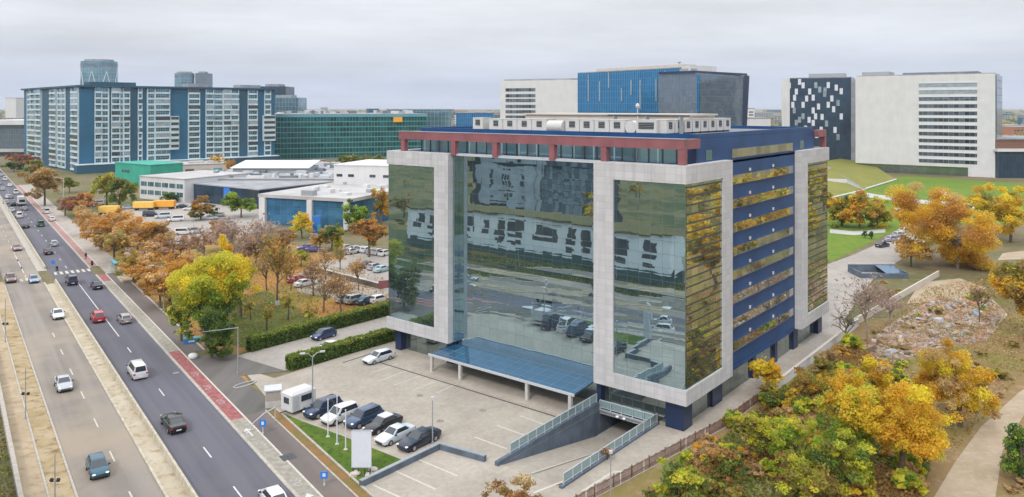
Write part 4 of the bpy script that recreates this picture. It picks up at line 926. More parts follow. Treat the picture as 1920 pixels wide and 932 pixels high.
# --- row along the avenue (far to near)
tree('street_tree', 'purple red tree in front of the apartment block, far up the avenue', 44, 318, 290, 24, ['purple', 'brown'], .6, 1.2, .2, limbs=14)
tree('street_tree', 'dark green tree left of the purple one far up the avenue', 26, 322, 303, 18, ['green', 'dgreen'], .6, 1.2, .1, limbs=14)
tree('street_tree', 'small dull red tree at the far left of the avenue', 24, 305, 288, 14, ['purple', 'brown'], .7, 1.2, .1, limbs=14)
tree('street_tree', 'green bushy tree right of the purple one by the avenue', 62, 332, 300, 18, ['green', 'olive'], .6, 1.2, .15, limbs=14)
tree('street_tree', 'large olive brown tree by the avenue before the apartment block', 84, 386, 312, 40, ['umber', 'tan', 'umber'], .42, 1.5, .22, limbs=14)
tree('street_tree', 'small green tree right of the large olive brown tree', 130, 362, 332, 20, ['green', 'olive'], .45, 1., .2, limbs=14)
tree('street_tree', 'brown red tree left of the short yellow trailer', 152, 406, 362, 34, ['brown', 'orange', 'purple'], .4, 1.1, .2, limbs=14)
tree('street_tree', 'pinkish low tree at the far pavement', 122, 405, 368, 22, ['pink', 'brown'], .4, .8, .15, limbs=14)
tree('broadleaf_tree', 'yellow green tree beside the emerald building', 200, 388, 324, 26, ['ygreen', 'olive'], .42, 1.4, .2)
tree('broadleaf_tree', 'dull green tree close right of the yellow green one', 224, 390, 332, 30, ['green', 'olive'], .42, 1.4, .15)
tree('street_tree', 'wide orange brown tree nearest the far pavement', 190, 470, 398, 52, ['tan', 'orange'], .34, 1.2, .12, limbs=14)
tree('street_tree', 'flat topped ochre tree left of the white vans', 258, 478, 412, 56, ['tan', 'orange'], .34, 1.1, .15, limbs=14)
tree('street_tree', 'olive brown tree above the bus shelter', 215, 495, 432, 42, ['tan', 'umber', 'olive'], .34, .9, .2, limbs=14)
tree('street_tree', 'rusty brown half bare tree above the shelter roof', 275, 505, 445, 46, ['tan', 'pink', 'orange'], .32, .7, .18, limbs=14)
tree('street_tree', 'burnt orange tree right of the bus shelter', 278, 540, 476, 45, ['orange', 'tan'], .3, .9, .2, limbs=14)
tree('street_tree', 'deep orange tree left of the big yellow green tree', 318, 565, 488, 52, ['orange', 'gold'], .28, 1.1, .2, limbs=14)
tree('street_tree', 'low orange tree at the park edge by the pavement', 300, 578, 510, 40, ['tan', 'orange'], .28, .9, .2, limbs=14)
tree('broadleaf_tree', 'big yellow green tree with golden top at the park corner', 388, 652, 478, 78, ['ygreen', 'ygreen', 'yellow', 'bright'], .17, 1.9, .10, ['ygreen', 'yellow'], ['bright', 'green'], nclump=80)
tree('broadleaf_tree', 'golden topped tree rising behind the big yellow green tree', 412, 600, 450, 38, ['yellow', 'gold', 'yellow'], .18, 1.6, .2, nclump=40)
tree('broadleaf_tree', 'yellow tree just right of the golden topped one', 450, 600, 478, 36, ['yellow', 'ygreen'], .18, 1.2, .3)
tree('broadleaf_tree', 'dark green low tree under the big yellow green tree', 396, 672, 578, 50, ['dgreen', 'green', 'green'], .17, 1.4, .08, nclump=50)
tree('shrub', 'green shrub at the left end of the long hedge', 340, 640, 560, 26, ['green', 'ygreen'], .24, 1.0, .05, cat='shrub')
bare_tree('park_tree', 'tall brown half bare tree with painted trunk in the park', 520, 572, 430, 42, 'bark', 8, (.16, .12, .08), ['umber', 'orange', 'olive'], .2, 1500, stump=True)
bare_tree('park_tree', 'bare pinkish tree behind the golden topped tree', 440, 520, 405, 55, 'barkpale', 9, (.30, .21, .17), ['pink'], .22, 700)
bare_tree('park_tree', 'pale bare tree with whitish limbs at the car park edge', 490, 505, 402, 46, 'barkpale', 9, (.36, .28, .24), ['pink'], .22, 500)
bare_tree('park_tree', 'bare greyish tree near the white cars of the park', 386, 500, 420, 40, 'barkpale', 8, (.30, .22, .18), ['pink', 'brown'], .22, 500)
bare_tree('park_tree', 'thin bare tree close to the long hedge', 607, 586, 505, 36, 'bark', 8, (.22, .15, .11), ['umber', 'brown'], .18, 300)
bare_tree('park_tree', 'small bare tree before the low wall of the side car park', 638, 506, 460, 25, 'bark', 7, (.20, .15, .11), ['olive', 'brown'], .2, 250)
for x, y, ty, hw, lab in ((588, 555, 478, 28, 'bare brown tree right of the park cars'), (640, 590, 510, 30, 'bare tree rising before the dull grey car'), (672, 545, 482, 26, 'thin bare tree at the low wall of the side car park'), (610, 525, 462, 28, 'bare rust tinged tree above the side car park'), (500, 545, 470, 30, 'bare tan tree behind the painted trunk')):
    bare_tree('park_tree', lab, x, y, ty, hw, 'bark', 8, (.24, .18, .14), ['tan', 'brown', 'orange'], .17, 420)
bare_tree('park_tree', 'bare brown tree between the park cars', 545, 545, 470, 30, 'bark', 7, (.24, .17, .12), ['orange', 'brown'], .2, 400)
tree('broadleaf_tree', 'yellow and green tree in front of the low blue shop', 566, 448, 398, 26, ['yellow', 'ygreen', 'gold'], .34, 1., .15)
tree('broadleaf_tree', 'orange brown tree left of the glass corner', 692, 482, 408, 36, ['orange', 'brown', 'umber'], .32, 1.2, .22)
tree('broadleaf_tree', 'green tree behind the orange brown one near the shop', 672, 438, 380, 30, ['green', 'bright'], .36, 1.2, .15)
tree('broadleaf_tree', 'orange yellow tree touching the left edge of the glass block', 714, 425, 350, 20, ['gold', 'orange', 'olive'], .36, 1.3, .15)
tree('broadleaf_tree', 'olive bush tree at the end of the shop front', 622, 470, 420, 30, ['green', 'dgreen', 'olive'], .34, 1.1, .1)
tree('broadleaf_tree', 'small yellow tree left of the pale car line', 634, 470, 438, 13, ['yellow', 'ygreen'], .3, 1., .15)
tree('shrub', 'yellowish young tree in the park near the violet cars', 565, 500, 468, 22, ['ygreen', 'olive'], .28, .8, .1, cat='shrub')
tree('broadleaf_tree', 'russet tree standing in the distant car park', 376, 412, 366, 29, ['brown', 'orange', 'umber'], .36, 1.4, .12, None, ['dgreen', 'umber'])
tree('broadleaf_tree', 'vivid green tree left of the low blue shop', 452, 408, 362, 34, ['bright', 'green'], .36, 1.5, .1)
tree('broadleaf_tree', 'dark green small tree above the orange trailer', 316, 380, 360, 18, ['dgreen', 'green'], .4, 1.2, .05)
tree('shrub', 'round dark shrub at the foot of the blue shop', 500, 412, 398, 14, ['dgreen', 'olive'], .35, 1.2, .02, cat='shrub')
tree('broadleaf_tree', 'orange tree before the white balconies at the end of the cream house', 410, 332, 288, 16, ['gold', 'orange'], .5, 1.2, .1)
tree('broadleaf_tree', 'brown orange tree right of the orange one at the cream house', 436, 336, 298, 16, ['orange', 'umber'], .5, 1.2, .1)
for i, x in enumerate((640, 662, 684, 706)):
    tree('broadleaf_tree', 'olive tree in the row below the green glass offices', x, 312, 290 - 2 * (i % 2), 15, ['olive', 'green'], .6, 1.2, .05, group='row of trees below the green glass offices')
tree('broadleaf_tree', 'green shrubby tree left of the red roofed kiosk', 520, 322, 308, 20, ['green', 'olive'], .6, 1.1, .05)
for i, (x, y) in enumerate([(470, 600), (455, 560), (500, 620), (540, 600), (580, 610)]):
    tree('sapling', 'thin yellowish sapling on the park grass', x, y, y - 50, 16, ['olive', 'ygreen', 'umber'], .22, .35, .2, group='thin saplings in the park')
for x, y, ty, hw, pal, lab in [(165, 440, 385, 30, ['orange', 'tan'], 'amber tree at the pavement before the short yellow trailer'), (235, 450, 400, 38, ['brown', 'orange'], 'rust tree among the amber ones before the white vans'), (305, 470, 418, 30, ['tan', 'umber'], 'ochre tree at the near end of the distant car park'), (330, 500, 440, 32, ['brown', 'pink'], 'reddish brown tree between the bare crowns and the shelter'),
                           (345, 530, 465, 36, ['tan', 'orange'], 'faded orange tree behind the golden topped tree'), (250, 530, 470, 36, ['olive', 'orange'], 'olive orange tree behind the bus shelter'), (355, 560, 490, 34, ['orange', 'gold'], 'bright orange tree touching the big yellow green tree'), (290, 500, 440, 34, ['straw', 'pink', 'brown'], 'pale straw coloured tree in the middle of the orange belt'),
                           (480, 500, 440, 36, ['pink', 'umber'], 'dusty pink tree behind the tall half bare park tree'), (420, 470, 412, 40, ['pink', 'brown'], 'wide dusty pink tree at the edge of the distant car park'), (530, 480, 425, 34, ['brown', 'umber', 'pink'], 'brown leaved tree left of the yellow and green tree'), (600, 470, 430, 22, ['umber', 'orange'], 'russet tree above the violet cars')]:
    tree('park_tree', lab, x, y, ty, hw, pal, .28, .65, .12, limbs=14)
# --- hedges
def hedge(A, B, wd, h, label):
    l = (B - A).length; t = thing('hedge', label, 'hedge', A, math.atan2((B - A).y, (B - A).x))
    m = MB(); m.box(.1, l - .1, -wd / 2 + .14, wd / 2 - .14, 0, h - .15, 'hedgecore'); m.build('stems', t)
    SEED[0] += 1; rng = np.random.default_rng(SEED[0]); n = int((l * wd + 2 * l * h + 2 * wd * h) * 75)
    x = rng.random(n) * l; s = rng.random(n); per = wd + 2 * h; q = s * per
    y = np.where(q < h, -wd / 2, np.where(q < h + wd, q - h - wd / 2, wd / 2)); z = np.where(q < h, q, np.where(q < h + wd, h, q - h - wd))
    ends = rng.random(n) < (2 * wd * h) / (l * per); x[ends] = np.where(rng.random(ends.sum()) < .5, 0, l); y[ends] = (rng.random(ends.sum()) - .5) * wd; z[ends] = rng.random(ends.sum()) * h
    wob = .06 * np.sin(x * 1.3) + .05 * np.sin(x * 3.1 + y)
    p = np.stack([x + rng.normal(0, .05, n), y * (1 + .0 * x) + rng.normal(0, .06, n), z + wob * (z > h * .6) + rng.normal(0, .05, n)], 1)
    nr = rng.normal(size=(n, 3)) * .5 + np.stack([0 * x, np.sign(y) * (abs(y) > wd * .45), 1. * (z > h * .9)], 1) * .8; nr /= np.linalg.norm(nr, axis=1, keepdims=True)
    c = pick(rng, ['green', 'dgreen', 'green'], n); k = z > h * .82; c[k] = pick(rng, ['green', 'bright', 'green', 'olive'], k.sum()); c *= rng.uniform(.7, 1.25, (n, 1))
    o = bpy.data.objects.new('foliage', leaves_mesh('foliage', p, nr, .13, c, rng)); C.objects.link(o); o.parent = t
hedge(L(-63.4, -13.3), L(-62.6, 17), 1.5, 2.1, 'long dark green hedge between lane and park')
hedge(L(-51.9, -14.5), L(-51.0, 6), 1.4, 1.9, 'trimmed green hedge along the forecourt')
# --- right hand scrub: the big golden trees
tree('golden_tree', 'big golden orange tree, fullest of the scrub, beside the sandy track', 1690, 905, 715, 94, ['gold', 'yellow', 'gold'], .135, 1.2, .05, None, ['ygreen', 'gold'], nclump=70, limbs=14)
tree('golden_tree', 'yellow green tree left of the fullest golden tree', 1590, 868, 705, 68, ['ygreen', 'bright', 'ygreen', 'gold'], .135, 1.15, .06, ['ygreen', 'gold'], ['ygreen', 'bright'], nclump=50, limbs=14)
tree('golden_tree', 'upright amber tree behind the yellow green tree', 1625, 770, 660, 55, ['gold', 'yellow', 'gold', 'straw'], .135, 1.1, .1, nclump=44, limbs=14)
tree('golden_tree', 'tall amber tree at the edge of the sandy track', 1800, 800, 645, 66, ['gold', 'yellow', 'gold', 'straw'], .135, 1.15, .08, nclump=50, limbs=14)
tree('golden_tree', 'slim gold tree left of the tall amber tree', 1745, 775, 668, 32, ['gold', 'orange', 'yellow'], .135, .9, .1, limbs=14)
tree('golden_tree', 'small bright yellow tree beside the blue corner pillar', 1438, 738, 665, 34, ['yellow', 'gold'], .2, 1.2, .05, limbs=14)
tree('scrub_tree', 'lime green bushy tree at the middle of the scrub', 1500, 900, 778, 66, ['ygreen', 'bright', 'ygreen'], .135, 1.15, .04, None, ['ygreen', 'bright'], nclump=50, limbs=14)
tree('scrub_tree', 'green bushy tree near the rusty fence', 1430, 870, 775, 48, ['ygreen', 'olive', 'ygreen'], .135, 1.3, .03, nclump=40, limbs=14)
tree('scrub_tree', 'dark green tree below the fullest golden tree', 1590, 925, 820, 66, ['ygreen', 'green', 'ygreen', 'olive'], .135, 1.1, .03, nclump=40, limbs=14)
tree('scrub_tree', 'mixed green bush filling the lower part of the scrub', 1510, 950, 860, 62, ['olive', 'ygreen', 'umber'], .135, .95, .02, limbs=14)
tree('scrub_tree', 'ochre bushy tree above the lime green one', 1530, 760, 690, 45, ['olive', 'gold', 'umber'], .135, .9, .05, limbs=14)
tree('scrub_tree', 'orange yellow bush by the side wall of the block', 1462, 775, 722, 36, ['olive', 'gold', 'green'], .135, 1., .03, limbs=14)
tree('scrub_tree', 'dark green tree cut by the right photo edge', 1915, 905, 790, 44, ['green', 'bright', 'dgreen'], .135, 1.15, .08, limbs=14)
tree('golden_tree', 'large olive gold tree at the right photo edge', 1925, 640, 478, 62, ['gold', 'olive', 'umber'], .24, 1.5, .08, nclump=50, limbs=14)
tree('golden_tree', 'broad orange tree with visible trunk on the cleared plot', 1795, 505, 350, 106, ['gold', 'straw', 'gold', 'orange'], .2, 1.3, -.04, limbs=14, nclump=60)
tree('golden_tree', 'low orange tree left of the broad orange one', 1708, 500, 440, 52, ['straw', 'orange', 'gold'], .27, .55, .05, limbs=14)
tree('golden_tree', 'yellow tree near the right photo edge behind the broad orange one', 1895, 455, 345, 58, ['gold', 'olive', 'yellow'], .3, 1.3, .1, limbs=14)
tree('golden_tree', 'olive yellow tree farther back at the right edge', 1850, 435, 362, 40, ['olive', 'gold', 'green'], .32, 1.1, .1, limbs=14)
for k, (x, y, ty, hw, pal, lab) in enumerate([(1578, 424, 360, 36, ['gold', 'olive', 'green'], 'golden tree closest to the glass edge on the lawn side'), (1612, 428, 358, 40, ['orange', 'gold', 'olive'], 'orange topped tree in the middle of the lawn group'), (1645, 426, 366, 34, ['ygreen', 'olive', 'gold'], 'olive green tree at the right end of the lawn group')]):
    tree('park_tree', lab, x, y, ty, hw, pal, .32, 1.4, -.06)
bare_tree('bare_tree', 'grey bare tree with many twigs by the boundary wall', 1625, 640, 515, 70, 'barkpale', 10, (.26, .19, .17), ['pink'], .16, 700, thick=.8)
bare_tree('bare_tree', 'second grey bare tree right of the twiggy one', 1668, 610, 530, 42, 'barkpale', 9, (.26, .19, .17), ['pink', 'brown'], .16, 400, thick=.8)
bare_tree('bare_tree', 'crooked dark bare tree at the boundary wall', 1586, 648, 562, 34, 'bark', 7, (.14, .11, .09), None, thick=1.3)
bare_tree('bare_tree', 'small dark bare tree at the edge of the rubble', 1836, 608, 535, 30, 'bark', 7, (.2, .15, .11), ['umber'], .18, 150)
tree('bottom_tree', 'dry brown tree top at the bottom edge of the photo', 955, 985, 902, 62, ['straw', 'brown', 'umber'], .16, 1.0, .05, cat='tree')
tree('scrub_tree', 'green bush at the bottom edge beside the rusty fence', 1268, 955, 878, 70, ['green', 'olive', 'ygreen'], .18, 1.2, .02, limbs=14)
tree('scrub_tree', 'olive bush below the rusty fence bend', 1370, 905, 838, 44, ['olive', 'green', 'brown'], .18, 1., .02, limbs=14)
# --- shrubs and weeds of the scrubland
protos = []
for i, pal in enumerate([['olive', 'umber'], ['green', 'ygreen'], ['tan', 'gold'], ['ygreen', 'bright'], ['tan', 'straw']]):
    me, _ = crown_mesh('shrub', 500 + i, 1., 1., .8, pal, .16, 900, 16)
    protos.append(me)
rs = random.Random(11)
def inpoly(p, poly):
    c = False; n = len(poly)
    for i in range(n):
        a, b = poly[i], poly[(i + 1) % n]
        if (a[1] > p[1]) != (b[1] > p[1]) and p[0] < (b[0] - a[0]) * (p[1] - a[1]) / (b[1] - a[1]) + a[0]: c = not c
    return c
scrub_poly = [(1215, 915), (1405, 778), (1500, 700), (1600, 650), (1690, 700), (1740, 800), (1760, 860), (1700, 932), (1480, 940), (1330, 945)]
SH = ['olive brown shrub in the scrub between rusty fence and sandy track', 'green shrub in the scrub between rusty fence and sandy track', 'ochre shrub in the scrub between rusty fence and sandy track', 'light green shrub in the scrub between rusty fence and sandy track', 'dry brown shrub in the scrub between rusty fence and sandy track']
cnt = 0
while cnt < 95:
    x, y = rs.uniform(1200, 1770), rs.uniform(640, 945)
    if not inpoly((x, y), scrub_poly): continue
    i = rs.randrange(5); o = bpy.data.objects.new('shrub', protos[i]); C.objects.link(o); s = rs.uniform(.6, 1.7)
    o.location = G(x, y) + Vector((0, 0, .45 * s)); o.scale = (s, s * rs.uniform(.8, 1.2), s * rs.uniform(.7, 1.2)); o.rotation_euler = (0, 0, rs.uniform(0, 6.28))
    tag(o, SH[i], 'shrub', SH[i].split(' in the')[0] + 's of the scrub'); cnt += 1
SH2 = ['brown weed clump on the rubble plot', 'green weed clump on the rubble plot', 'ochre weed clump on the rubble plot', 'light green weed clump on the rubble plot', 'dry weed clump on the rubble plot']
for _ in range(40):
    x, y = rs.choice([(rs.uniform(1640, 1900), rs.uniform(520, 700)), (rs.uniform(1780, 1900), rs.uniform(650, 780)), (rs.uniform(1840, 1930), rs.uniform(830, 932))])
    if 1740 + (932 - y) * .75 < x < 1880 + (932 - y) * .6 and y > 735: continue
    i = rs.choice([0, 0, 2, 4, 4, 1]); o = bpy.data.objects.new('weed_clump', protos[i]); C.objects.link(o); s = rs.uniform(.5, 1.3)
    o.location = G(x, y) + Vector((0, 0, .3 * s)); o.scale = (s, s, s * .6); o.rotation_euler = (0, 0, rs.uniform(0, 6.28)); tag(o, SH2[i], 'weeds', SH2[i])
def cover(name, poly, n, names, leaf, label, zmax=.35):
    rng = np.random.default_rng(len(name) + n); pts = []
    xs = [p[0] for p in poly]; ys = [p[1] for p in poly]
    while len(pts) < n:
        q = (rng.uniform(min(xs), max(xs)), rng.uniform(min(ys), max(ys)))
        if inpoly(q, poly): pts.append((q[0], q[1], rng.random() ** 2 * zmax + .03))
    p = np.array(pts); nr = rng.normal(size=(n, 3)) * .5 + np.array([0, 0, .7]); nr /= np.linalg.norm(nr, axis=1, keepdims=True)
    patch = (np.sin(p[:, 0] * .35) + np.sin(p[:, 1] * .27 + p[:, 0] * .11) > 0).astype(int)
    c = pick(rng, names[:2], n); c2 = pick(rng, names[2:], n); c = np.where(patch[:, None] == 1, c, c2) * rng.uniform(.7, 1.2, (n, 1))
    o = bpy.data.objects.new(name, leaves_mesh(name, p, nr, leaf, c, rng)); C.objects.link(o); tag(o, label, 'ground cover', kind='stuff')
g2w = lambda pts: [tuple(G(*p)[:2]) for p in pts]
cover('undergrowth', g2w([(1210, 932), (1300, 862), (1405, 785), (1500, 708), (1600, 650), (1690, 700), (1740, 800), (1745, 880), (1700, 990), (1200, 990)]), 42000, ['olive', 'green', 'brown', 'umber'], .14, 'weeds and fallen leaves covering the scrub', .6)
cover('fallen_leaves', [tuple(v) for v in [W(31.5, 122)[:2], W(31.5, 200)[:2], G(480, 470)[:2], G(720, 520)[:2], L(-64.5, 14)[:2], L(-64.5, -13)[:2]]], 16000, ['orange', 'brown', 'olive', 'umber'], .16, 'fallen orange leaves over the park ground', .06)
cover('dry_weeds', g2w([(1600, 655), (1680, 590), (1740, 540), (1900, 510), (1990, 640), (1880, 740), (1790, 850), (1740, 760)]), 14000, ['brown', 'straw', 'umber', 'olive'], .13, 'dry brown weeds around the rubble', .3)
cover('left_grass', [tuple(W(s, t)[:2]) for s, t in ((3.6, 40), (5.3, 40), (5.3, 125), (-6, 125), (-6, 40))], 14000, ['green', 'olive', 'dgreen', 'umber'], .14, 'green and brown grass beyond the parapet at the left edge', .4)
# rubble: stones and slabs strewn on the plot, uncountable
m = MB(); rp_ = g2w([(1600, 660), (1680, 605), (1760, 562), (1850, 565), (1880, 595), (1845, 640), (1740, 655), (1660, 690)])
n = 0
while n < 1700:
    q = (rs.uniform(25, 110), rs.uniform(70, 160))
    if not inpoly(q, rp_): continue
    n += 1; s = rs.lognormvariate(-2.05, .6); a = rs.uniform(0, 3.14); u = Vector((math.cos(a), math.sin(a), rs.gauss(0, .25))) * s; v = Vector((-math.sin(a), math.cos(a), rs.gauss(0, .25))) * s * rs.uniform(.4, 1); o_ = Vector((q[0], q[1], .02)); hgt = Vector((0, 0, s * rs.uniform(.3, .8)))
    pts = [o_ - u - v, o_ + u - v, o_ + u + v, o_ - u + v]; pts += [p * 1 + hgt + (o_ - p) * .2 for p in pts]
    m.add(pts, [(0, 1, 5, 4), (1, 2, 6, 5), (2, 3, 7, 6), (3, 0, 4, 7), (4, 5, 6, 7)], rs.choice(['roofgrey', 'brick', 'barkpale', 'dustwalk', 'rooflight', 'bark', 'barkpale', 'scrub']))
tag(m.build('rubble'), 'broken concrete and brick rubble on the cleared plot', 'rubble', kind='stuff')
# trees off to the right that the side glazing mirrors
rs2 = random.Random(5); n = 0
while n < 60:
    k = rs2.uniform(.95, 2.3); x = 38 * k + rs2.gauss(0, 5); y = 28 + 103 * k + rs2.uniform(-24, 24) * (1 + k)
    p = L(x, y)
    if p.x / p.y < .70: continue
    n += 1
    tree('golden_tree', 'golden tree of the belt mirrored in the side glazing', 0, 0, rs2.uniform(6, 9), rs2.uniform(3.2, 5.5), rs2.choice([['gold', 'yellow'], ['yellow', 'gold'], ['yellow', 'ygreen'], ['gold', 'olive']]), .45, 1.1, .05, group='tree belt mirrored in the side glazing', base=p, nclump=24, limbs=3)
M['roofolive'] = plain('olive_roof', (.13, .11, .05), .95, var=.3, spec=.1)
M['resdarker'] = plain('charcoal_render', (.03, .04, .05), .8)
M['concretegrey'] = plain('grey_concrete', (.36, .40, .44), .85, var=.2, scale=.2, st=.3)
M['glass_navy2'] = curtain('slate_panels', (.22, .27, .32), (.06, .09, .12), 1.8, 2.6, .1, (.03, .04, .05), 0, .0, .5, 1.0)
M['factorywhite'] = plain('factory_white', (.74, .75, .76), .8, var=.05, scale=.2, st=.15)
M['navywall'] = plain('dark_green_render', (.04, .085, .08), .8)
# ================================================================== BACKGROUND BUILDINGS
def bld(name, label, A, B, cat='building'):
    """Empty at A, local x from A to B, local y away from the camera"""
    t = thing(name, label, cat, A, math.atan2((B - A).y, (B - A).x)); return t, (B - A).length
def many(t, items, name, m, cap=100):
    """items: boxes; first cap as parts, the rest as one part"""
    rest = MB()
    for i, b in enumerate(items):
        mm = b[6] if len(b) > 6 else m
        if i < cap: q = MB(); q.box(*b[:6], mm); q.build(name, t)
        else: rest.box(*b[:6], mm)
    if rest.f: o = rest.build(name + '_row', t); o['kind'] = 'stuff'
def hz(px_y, Y): return H - (px_y - HY) * Y / F      # height seen at pixel row at depth Y
# ---- apartment block, two wings
Cn = atY(150, 418); Re = atY(515, 497); Le = atY(45, 507)
t = thing('apartment_block', 'long blue apartment block with rows of white balconies', 'building', Cn, 0)
FH, NF, ZB0 = 3.25, 14, 1.2; HT = ZB0 + FH * NF
def wing(A, B, segs, deep):
    d = (B - A).normalized(); n = Vector((-d.y, d.x, 0)); o = A - Cn; l = (B - A).length
    mk = lambda: MB(o, d, n)
    w_ = mk(); w_.box(0, l, 0, deep, 0, HT, 'resblue'); w_.build('wall', t)
    e = mk(); e.box(-1.5, l + 1, -1.6, deep + 1, HT, HT + 1.0, 'resdark'); e.build('roof', t)
    X = lambda px: ray_line(A, B, px)
    bal = []; enc = []; rb = random.Random(len(segs))
    for px0, px1, kind in segs:
        x0, x1 = sorted((X(px0), X(px1)))
        if kind == 'd':
            q = mk(); q.box(x0, x1, -.25, .05, 0, HT - .5, 'resdark'); q.build('wall_panel', t); continue
        g = mk(); g.box(x0, x1, -.14, .05, ZB0, HT - .3, 'glass_res'); g.build('glazing', t)
        for k in range(NF):
            z = ZB0 + FH * k
            if kind == 'b':
                bal.append((x0 + .1, x1 - .1, -1.3, -.15, z - .05, z + .95, 'reswhite'))
                if rb.random() < .3: enc.append((x0 + .1, x1 - .1, -1.2, -.16, z + .96, z + 3.1, rb.choice(['glass_teal', 'windowpale', 'window'])))
            elif kind == 'w': bal.append((x0, x1, -.45, -.15, z - .2, z + .85, 'reswhite'))
        if kind == 'w':
            for x in np.linspace(x0, x1, max(2, int((x1 - x0) / 4.5))):
                q = mk(); q.box(x - .35, x + .35, -.6, -.16, ZB0, HT - .4, 'reswhite'); q.build('pier', t)
        if kind == 'b':
            for x in (x0, x1 - .35): q = mk(); q.box(x, x + .35, -1.0, -.16, ZB0, HT - .4, 'reswhite'); q.build('pier', t)
    for b in enc: q = mk(); q.box(*b); q.build('balcony_glazing', t)
    return mk, bal
segR = [(177, 190, 'b'), (190, 203, 'w'), (204, 208, 'd'), (208, 224, 'b'), (224, 231, 'w'), (231, 243, 'b'), (244, 256, 'd'), (258, 266, 'b'), (276, 290, 'w'), (290, 318, 'b'), (352, 374, 'b'), (385, 400, 'b'), (400, 418, 'w'), (418, 432, 'b'), (432, 447, 'b'), (448, 463, 'd'), (464, 482, 'b'), (495, 507, 'b')]
segL = [(52, 58, 'w'), (59, 68, 'b'), (69, 80, 'b'), (81, 93, 'd'), (96, 108, 'b'), (109, 124, 'w'), (127, 135, 'd'), (136, 149, 'b')]
mk, b1 = wing(Cn, Re, segR, 22); mk2, b2 = wing(Le, Cn, segL, 24)
allb = [(mk, b) for b in b1] + [(mk2, b) for b in b2]
rest = MB(); rs_ = random.Random(2); rs_.shuffle(allb)
for i, (k, b) in enumerate(allb):
    if i < 100: q = k(); q.box(*b); q.build('balcony', t)
    else: q = k(); q.box(*b); i_ = len(rest.v); rest.v += q.v; mi = rest.mat(b[6]); rest.f += [tuple(i_ + j for j in f) for f in q.f]; rest.mi += [mi] * len(q.f)
o = rest.build('balcony_row', t); o['kind'] = 'stuff'
q = mk(); q.box(ray_line(Cn, Re, 318), ray_line(Cn, Re, 334), -1.6, -.02, ZB0 + FH * 3, ZB0 + FH * 9, 'reswhite'); q.build('bay', t)
for k in range(3, 9): q = mk(); q.box(ray_line(Cn, Re, 318) + .3, ray_line(Cn, Re, 334) - .3, -1.75, -1.62, ZB0 + FH * k + 1.3, ZB0 + FH * k + 2.9, 'window'); q.build('bay_window', t)
q = mk(); q.box(ray_line(Cn, Re, 492), ray_line(Cn, Re, 514), -1.9, -.02, ZB0 + FH * 4, ZB0 + FH * 9, 'reswhite'); q.build('bay', t)
for k in range(4, 9): q = mk(); q.box(ray_line(Cn, Re, 492) + .3, ray_line(Cn, Re, 514) - .3, -2.05, -1.92, ZB0 + FH * k + 1.3, ZB0 + FH * k + 2.9, 'window'); q.build('bay_window', t)
q = mk(); q.box(-3, 113, -6, -.3, 0, 4.6, 'resdark'); q.box(-3.2, 113.2, -6.3, -.3, 4.6, 5.0, 'reswhite'); q.build('podium', t)
q = mk(); q.box(6, 30, 4, 15, HT + 1.0, HT + 3.0, 'resdark'); q.box(60, 72, 5, 14, HT + 1.0, HT + 3.2, 'roofgrey'); q.box(92, 106, 5, 14, HT + 1.0, HT + 3, 'roofgrey'); q.build('roof_housing', t)
# ---- towers behind
def tower(label, p0, p1, ytop, Y, m, depth, slant=0, crown='roofgrey'):
    A, B = atY(p0, Y), atY(p1, Y); h = hz(ytop, Y); t, l = bld('glass_tower', label, A, B)
    q = MB(); q.add([(0, 0, 0), (l, 0, 0), (l, depth, 0), (0, depth, 0), (0, 0, h - slant), (l, 0, h), (l, depth, h), (0, depth, h - slant)], [(0, 1, 5, 4), (1, 2, 6, 5), (2, 3, 7, 6), (3, 0, 4, 7), (4, 5, 6, 7)], m); q.build('facade', t)
    q = MB(); q.box(l * .15, l * .7, depth * .2, depth * .8, h - slant * .3, h + 2.5, crown); q.build('roof_housing', t)
    return t, l, h
def round_tower(label, px, hw_, ytop, Y, m, ry, zig=False):
    rx = hw_ * Y / F; h = hz(ytop, Y); t = thing('glass_tower', label, 'building', atY(px, Y + ry)); n = 28
    ring_ = [(rx * math.cos(2 * math.pi * k / n), ry * math.sin(2 * math.pi * k / n)) for k in range(n)]
    q = MB(); q.prism(ring_, 0, h, m); q.build('facade', t); q = MB(); q.prism([(x * .8, y * .8) for x, y in ring_], h, h + 2.2, 'roofgrey'); q.build('roof_housing', t)
    q = MB(); q.prism([(x * 1.012, y * 1.012) for x, y in ring_], h - 6, h - 3, 'glass_grey'); q.build('top_band', t)
    if zig:
        q = MB()
        def on(a): return Vector((rx * 1.02 * math.cos(a), ry * 1.02 * math.sin(a), 0))
        for i in range(8):
            a0, a1 = math.pi + i * math.pi / 8, math.pi + (i + 1) * math.pi / 8; z0, z1 = (h - 40, h - 12) if i % 2 else (h - 12, h - 40)
            q.tube([on(a0) + Vector((0, 0, z0)), on((a0 + a1) / 2) + Vector((0, 0, (z0 + z1) / 2)), on(a1) + Vector((0, 0, z1))], .45, 'reswhite', 5, False)
        q.build('zigzag_band', t)
round_tower('round blue glass tower with zigzag lines behind the apartment block', 186, 33, 114, 900, 'glass_teal', 16, True)
round_tower('pale rounded glass tower behind the middle of the apartment block', 346, 18, 137, 1100, 'glass_teal', 11)
tower('grey narrow tower right of the pale twin tower', 366, 386, 137, 1110, 'glass_grey', 25)
tower('blue office tower peeping out right of the apartment block', 486, 536, 162, 760, 'glass_navy', 30)
tower('low blue office behind the green glass offices', 505, 559, 183, 720, 'glass_teal', 30)
